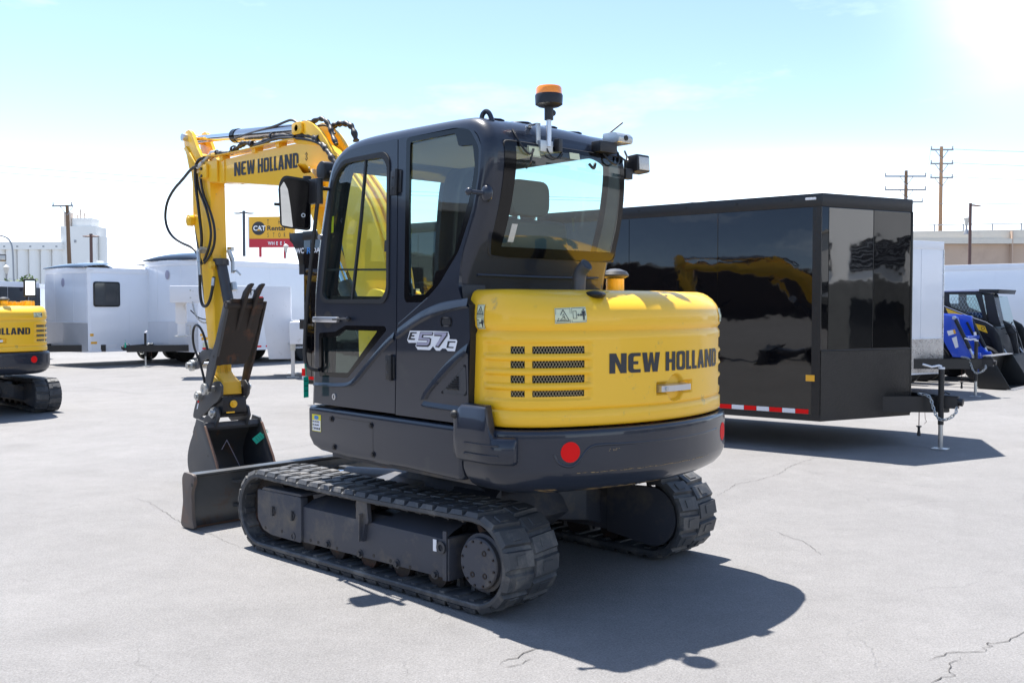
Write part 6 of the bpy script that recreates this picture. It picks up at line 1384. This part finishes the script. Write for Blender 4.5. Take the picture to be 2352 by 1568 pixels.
# ------------------------------------------------------------ poles, lamps, sign
def power_pole(label, x, y, h, arms, m, lean=0):
    o = empty('utility_pole', (x, y, 0), 0, label, 'utility pole', 'wooden utility poles'); o.rotation_euler.y = lean
    k = y / 80
    G().cyl((0, 0, 0), (0, 0, h), .20 * k, .13 * k, 14).build('pole', m, o)
    for z, a, b in arms:
        c = G().box((a, -.07 * k, z - .06 * k), (b, .07 * k, z + .06 * k)).build('crossarm', 'pole_grey', o)
        if b - a > 1: builds(G().tube([(-.55 * k, -.09 * k, z), (0, -.12 * k, z - .75 * k)], .03 * k, 5).tube([(.55 * k, -.09 * k, z), (.02, -.12 * k, z - .76 * k)], .03 * k, 5), 'arm_brace', 'pole_grey', o)
        for x_ in (a + .05, b - .05): G().lathe([(.03 * k, 0), (.07 * k, .06 * k), (.03 * k, .12 * k), (.07 * k, .18 * k), (.02 * k, .26 * k)], (x_, 0, z + .05 * k), n=8).build('insulator', 'pole_grey', o)
    return o
power_pole('tallest wooden utility pole with three crossarms, beyond the overpass', 34.4, 80, 14.5, [(14.25, -.85, .95), (13.14, -.85, .95), (12.03, -.85, .95)], 'pole_pale')
power_pole('utility pole with wide crossarms rising over the black trailer nose', 39.5, 100, 15.34, [(14.77, -2.1, 2.0), (13.43, -2.1, 2.0), (12.21, -.2, 1.7)], 'pole_wood')
power_pole('leaning wooden utility pole with one crossarm, in front of the grain silos', -22.15, 50, 6.75, [(6.72, -.75, .28)], 'pole_wood', -.025)
def lamp_post(label, x, y, h, heads, m='lamp_brown'):
    o = empty('lamp_post', (x, y, 0), 0, label, 'street lamp', 'parking lot lamps'); k = y / 60
    G().cyl((0, 0, 0), (0, 0, h), .10 * k, .09 * k, 12).build('post', m, o)
    for dx in heads:
        G().tube([(0, 0, h - .12 * k), (dx * .5, 0, h - .10 * k), (dx, 0, h - .14 * k)], .035 * k, 8).build('lamp_arm', m, o)
        G().ell((dx, 0, h - .15 * k), .28 * k, .16 * k, .05 * k).build('lamp_head', m, o)
    return o
lamp_post('tall twin-headed lamp post standing just left of the yellow rental sign', -16.15, 60, 7.44, (-.38, .38), 'pole_dark')
lamp_post('single-headed reddish brown lamp post before the overpass at far right', 20.70, 45, 6.32, (.28,))
lamp_post('dark lamp post between the grain tower and the windowed white trailer', -29.6, 70, 6.8, (-.28, .28))
o = empty('lamp_post', (-40.1, 80, 0), 0, 'thin grey street lamp with curved arm in front of the silos', 'street lamp', 'parking lot lamps')
G().tube([(0, 0, 0), (0, 0, 6.0), (-.15, 0, 6.9), (-.6, 0, 7.35), (-1.6, 0, 7.5)], .07, 8, smooth=2).build('post', 'pole_grey', o); G().ell((-1.8, 0, 7.5), .35, .15, .08).build('lamp_head', 'pole_grey', o)
def lantern(label, x, y, z0, h):
    o = empty('lantern_post', (x, y, z0), 0, label, 'lantern', 'old style lantern posts'); k = h
    G().lathe([(.16, 0), (.10, .2), (.05, .35), (.045, h - .65), (.08, h - .55)], n=10).build('post', 'pole_grey', o)
    G().lathe([(.08, h - .55), (.17, h - .2), (.20, h - .15), (.10, h - .05), (.02, h)], n=8).build('lantern_head', 'lamp_glass', o)
lantern('old style lantern on a post standing in front of the silos', -30.5, 60, 0, 4.2)
lantern('old style lantern on a post below the yellow rental sign', -15.9, 70, 0, 6.1)
lantern('old style lantern on the overpass parapet', 27.15, 59.5, 6.0, 1.1)
# rental sign
sg = empty('shop_sign', (-21.69, 90, 0), R(-4), 'yellow and red rental store sign on two red posts', 'sign')
G().box((-2.06, -.15, 7.84), (2.04, .35, 9.82)).build('sign_box', 'sign_yellow', sg); G().box((-2.06, -.149, 7.07), (2.04, .349, 7.83)).build('sign_base', 'sign_red', sg)
G().box((-2.16, -.16, 7.05), (-2.065, .36, 9.84)).build('sign_frame', 'sign_edge', sg)
for x in (-1.12, 1.16): G().cyl((x, .1, 0), (x, .1, 7.06), .13, n=14).build('sign_post', 'sign_red', sg)
sf = lambda o: (lambda u, v: (u, -.15 - o, v))
ci = G().sheet(circ(-1.18, 8.77, .61, 36), sf(.01)).build('sign_disc', 'decal_black', sg)
textg('CAT', .60, lambda u, v: (-1.68 + u, -.17, 8.58 + v), .02, .95).build('disc_lettering', 'decal_white', ci); G().sheet([(-1.35, 8.56), (-1.02, 8.56), (-1.18, 8.74)], sf(.025)).build('disc_triangle', 'sign_yellow', ci)
textg('Rental', .60, lambda u, v: (-.42 + u, -.165, 8.58 + v), .015, 1.1).build('sign_lettering', 'decal_black', sg)
for i, c in enumerate('THE'): textg(c, .62, lambda u, v, i=i: (-.40 + i * 1.02 + u, -.165, 9.12 + v), 0, .45).build('sign_lettering', 'decal_black', sg)
for i, c in enumerate('STORE'): textg(c, .58, lambda u, v, i=i: (-.38 + i * .50 + u, -.165, 7.97 + v), 0, .45).build('sign_lettering', 'decal_black', sg)
for i, c in enumerate('WHEEL'): textg(c, .42, lambda u, v, i=i: (-.33 + i * .37 + u, -.165, 7.28 + v), .012, .8).build('sign_lettering', 'decal_white', sg)

# ------------------------------------------------------------ overpass and grain elevator
ov = empty('overpass', (0, 60, 0), 0, 'tan concrete overpass with railing along its parapet', 'overpass')
G().box((14, .0, 0), (70, 2.0, 5.44)).build('abutment_wall', 'brown_wall', ov)
G().box((14, -.35, 5.45), (70, 2.4, 5.74)).build('deck_edge', 'concrete', ov)
G().prism([(14, 5.75), (70, 5.75), (70, 6.62), (34, 6.36), (25, 6.22), (14, 6.0)], -.05, .35).build('parapet', 'concrete', ov)
for x in (30, 37, 44): G().box((x - .03, -.36, 0), (x + .03, -.051, 6.2)).build('expansion_joint', 'brown_wall', ov)
for i in range(20): x = 15 + i * 1.75; zt = 6.05 + (x - 14) * .0145; G().box((x - .03, .1, zt), (x + .03, .16, zt + .42)).build('rail_post', 'pole_grey', ov)
G().tube([(14, .13, 6.40), (50, .13, 7.02)], .03, 5).build('rail', 'pole_grey', ov)
gs = empty('grain_elevator', (0, 450, 0), 0, 'pale grain elevator with a row of silos and a taller head tower', 'grain elevator')
for i in range(9):
    x = -206.5 - 5.25 * i; G().cyl((x, 3, 0), (x, 3, 28.0), 2.62, n=28).build('silo', 'silo_white', gs)
G().box((-254, 0, 28.02), (-203.6, 6.5, 31.4)).build('gallery', 'silo_white', gs)
for i in range(9): x = -206 - 5.9 * i; G().box((x - .45, -.06, 29.0), (x + .45, -.02, 29.7)).build('gallery_window', 'pole_grey', gs)
G().box((-205, 2, 0), (-189.0, 14, 38.6)).build('head_tower', 'silo_white', gs); G().box((-200.5, 4, 38.65), (-191.5, 12, 42.4)).build('tower_top', 'silo_white', gs)
G().box((-203.8, 3, 36), (-200.8, 6, 45)).build('duct', 'silo_tan', gs); G().box((-201.8, 1.85, 31.2), (-200.8, 1.95, 32.4)).build('tower_window', 'pole_grey', gs); G().box((-198.8, 1.85, 31.2), (-197.8, 1.95, 32.4)).build('tower_window', 'pole_grey', gs)
for x, h in ((-197.4, 4.2), (-195.6, 2.6), (-198.8, 1.8)): G().cyl((x, 6, 42.3), (x, 6, 42.4 + h), .4, n=8).build('roof_vent', 'silo_tan', gs)
for k in range(3): x = -189 + 3.7 * k; G().cyl((x + 1.6, 6, 0), (x + 1.6, 6, 21 - 2.6 * k if k else 34), 1.85, n=20).build('silo', 'silo_white', gs)
bl_ = empty('plant_building', (-49.5, 120, 0), 0, 'low pale industrial building to the right of the grain tower', 'building')
G().box((-2.2, 0, 0), (2.4, 6, 5.9)).build('wall', 'silo_white', bl_); G().box((-2.2, 1, 5.92), (-1.0, 3, 7.4)).build('roof_box', 'silo_white', bl_); G().box((-2.3, -.1, 5.6), (2.5, -.02, 5.9)).build('eave', 'silo_tan', bl_)

# wires
def wire(label, P, r_): tag(G().tube(P, r_, 5).build('power_line', 'pole_grey'), label, 'power line', 'overhead wires')
def sag(a, b, s, n=16): return [tuple(a[k] + (b[k] - a[k]) * i / n - (s * 4 * (i / n) * (1 - i / n) if k == 2 else 0) for k in range(3)) for i in range(n + 1)]
for (lb, dx, dz) in (('left topmost', -.85, 14.3), ('left middle', -.85, 13.2), ('left lowest', -.85, 12.1)):
    wire('overhead wire from the tallest pole to the wide-armed pole, %s of three' % lb.replace('left ', ''), sag((34.4 + dx, 80, dz), (41.4 if dz > 14 else 41.4, 100, 14.8 if dz > 14 else (13.5 if dz > 13 else 12.3)), .5), .012)
for i, (dz, lb) in enumerate(((14.3, 'topmost'), (13.2, 'middle'), (12.1, 'lowest'))):
    wire('overhead wire leaving the tallest pole to the right, %s of three' % lb, sag((35.3, 80, dz), (75, 70, dz + 1), 1.2), .018)
for i, (z, lb) in enumerate(((11.6, 'upper'), (10.9, 'lower'))):
    wire('%s thin wire crossing the sky behind the cab and the black trailer' % lb, sag((-60, 90, z + 4), (75, 75, z - 1.5 + i), 2.2, 30), .017)

# ------------------------------------------------------------ bushes
def bush(label, x, y, r_, h, seed):
    o = empty('bush', (x, y, 0), 0, label, 'bush', 'bushes behind the trailers'); rn = random.Random(seed)
    g = G()
    for k in range(3): a = rn.uniform(0, 6.28); g.tube([(0, 0, 0), (.1 * r_ * math.cos(a), .1 * r_ * math.sin(a), h * .4), (.5 * r_ * math.cos(a), .5 * r_ * math.sin(a), h * .75)], .05, 6)
    g.build('stem', 'bark', o); g = G()
    cl = [(rn.gauss(0, .45) * r_, rn.gauss(0, .45) * r_, h * rn.uniform(.45, .92), rn.uniform(.25, .45) * r_) for _ in range(16)]
    for _ in range(2600):
        c = rn.choice(cl); v = Vector((rn.gauss(0, 1), rn.gauss(0, 1), rn.gauss(0, 1))).normalized() * c[3] * rn.uniform(.5, 1.1); p = Vector(c[:3]) + v
        a = Vector((rn.gauss(0, 1), rn.gauss(0, 1), rn.gauss(0, 1))).normalized() * .10; b = a.orthogonal().normalized() * .05; g.add([p - a, p + b, p + a, p - b], [(0, 1, 2, 3)])
    g.build('foliage', 'leaf', o)
bush('green bush showing over the low black trailer at far left', -22.2, 46, 1.0, 3.0, 1)
bush('green bush just left of the windowed white trailer roof', -20.4, 46, 1.2, 3.0, 2)

# ------------------------------------------------------------ buildings behind the photographer, seen only as reflections
def shop(label, loc, rz, W, H, D, low, n_):
    stone = 'stone' if low < 5 else 'brick_brown'
    o = empty('shop_building', loc, rz, label, 'building')
    G().box((-W / 2, 0, low), (W / 2, D, H)).build('upper_wall', 'stucco' if low < 5 else stone, o); G().box((-W / 2 - .1, -.1, 0), (W / 2 + .1, D, low - .005)).build('stone_base', stone, o)
    G().box((-W / 2 - .2, -.25, H), (W / 2 + .2, D, H + .3)).build('cornice', 'concrete', o)
    for i in range(n_ if low < 5 else 0):
        x = -W / 2 + (i + .5) * W / n_; ww = W / n_ * .36
        v = G().box((x - ww, -.06, low + .35), (x + ww, -.01, low + 1.4)).build('louvre_window', 'dark_glass', o)
        for k in range(6): G().box((x - ww, -.10, low + .42 + .16 * k), (x + ww, -.065, low + .46 + .16 * k)).build('louvre', 'pole_grey', v)
        if i % 2 == 0: G().box((x - 1, -.16, 0), (x + 1, -.105, low - .6)).build('shop_window', 'dark_glass', o)
shop('beige shop with louvred windows over a dark stone base, mirrored in the black trailer nose', (25, 8, 0), R(-94), 26, 7.5, 8, 2.4, 8)
shop('brown warehouse standing left of the lot, mirrored in the cab glass and black trailer side', (-33, 12, 0), R(92), 66, 7.6, 10, 5.8, 9)
shop('long beige shop with dark windows, mirrored in the excavator glass and hood', (2, -34, 0), R(180), 60, 7.0, 8, 3.2, 14)

# ------------------------------------------------------------ the second excavator, and the green hang tags
def copy_tree(o, parent=None):
    c = o.copy(); col.objects.link(c); c.parent = parent
    for ch in list(o.children): copy_tree(ch, c)
    return c
e2 = copy_tree(exc); e2.location = (-8.40, 15.40, 0); e2.rotation_euler.z = R(44 + 90); e2.scale = (.96,) * 3
e2['label'] = 'distant yellow and charcoal excavator cut off by the left edge of the photo'
for c in e2.children:
    if c.name.startswith('filler_housing'): c.location.z += .10
    if abs(c.rotation_euler.z) > .01: c.rotation_euler.z = R(37 - 44)
def tagobj(label, p, rz, tilt, cd, roll=0, k=1, kw=1):
    o = empty('hang_tag', p, rz, label, 'tag', 'green hang tags'); o.rotation_euler.x = tilt; o.rotation_euler.y = roll; o.scale = (k * kw, k, k)
    G().prism([(-.022, -.05), (.022, -.05), (.022, -.18), (-.022, -.18)], -.0008, .0008).build('card', 'tag_green', o)
    G().tube([(0, 0, -.055), (.004, .004, -.02), (0, 0, .0), (-.012, .0, .02), (.0, .0, .028), (.012, 0, .015), (0, 0, 0)], .0025, 5, smooth=1).build('tie', 'tag_green', o)
    for k in range(3): G().box((-.016, cd * .0012 - .0003, -.08 - .03 * k), (.016, cd * .0012 + .0003, -.075 - .03 * k)).build('ink_line', 'decal_black', o)
UF = Matrix.Rotation(R(42.4 + 90), 4, 'Z'); UF.translation = Vector(CEN)
tagobj('green paper tag tied to the grab rail below the cab door', UF @ Vector((.445, 1.0, 1.225)), R(60), 0, -1)
tagobj('green paper tag fluttering on the rusty edge of the bucket', UF @ Vector((3.33, -.285, .455)), R(12), R(-8), -1, R(52), .75, 1.9)
tagobj('green paper tag on the coupler of the tall white trailer', (-10.35, 26.55, .72), 0, 0, -1)
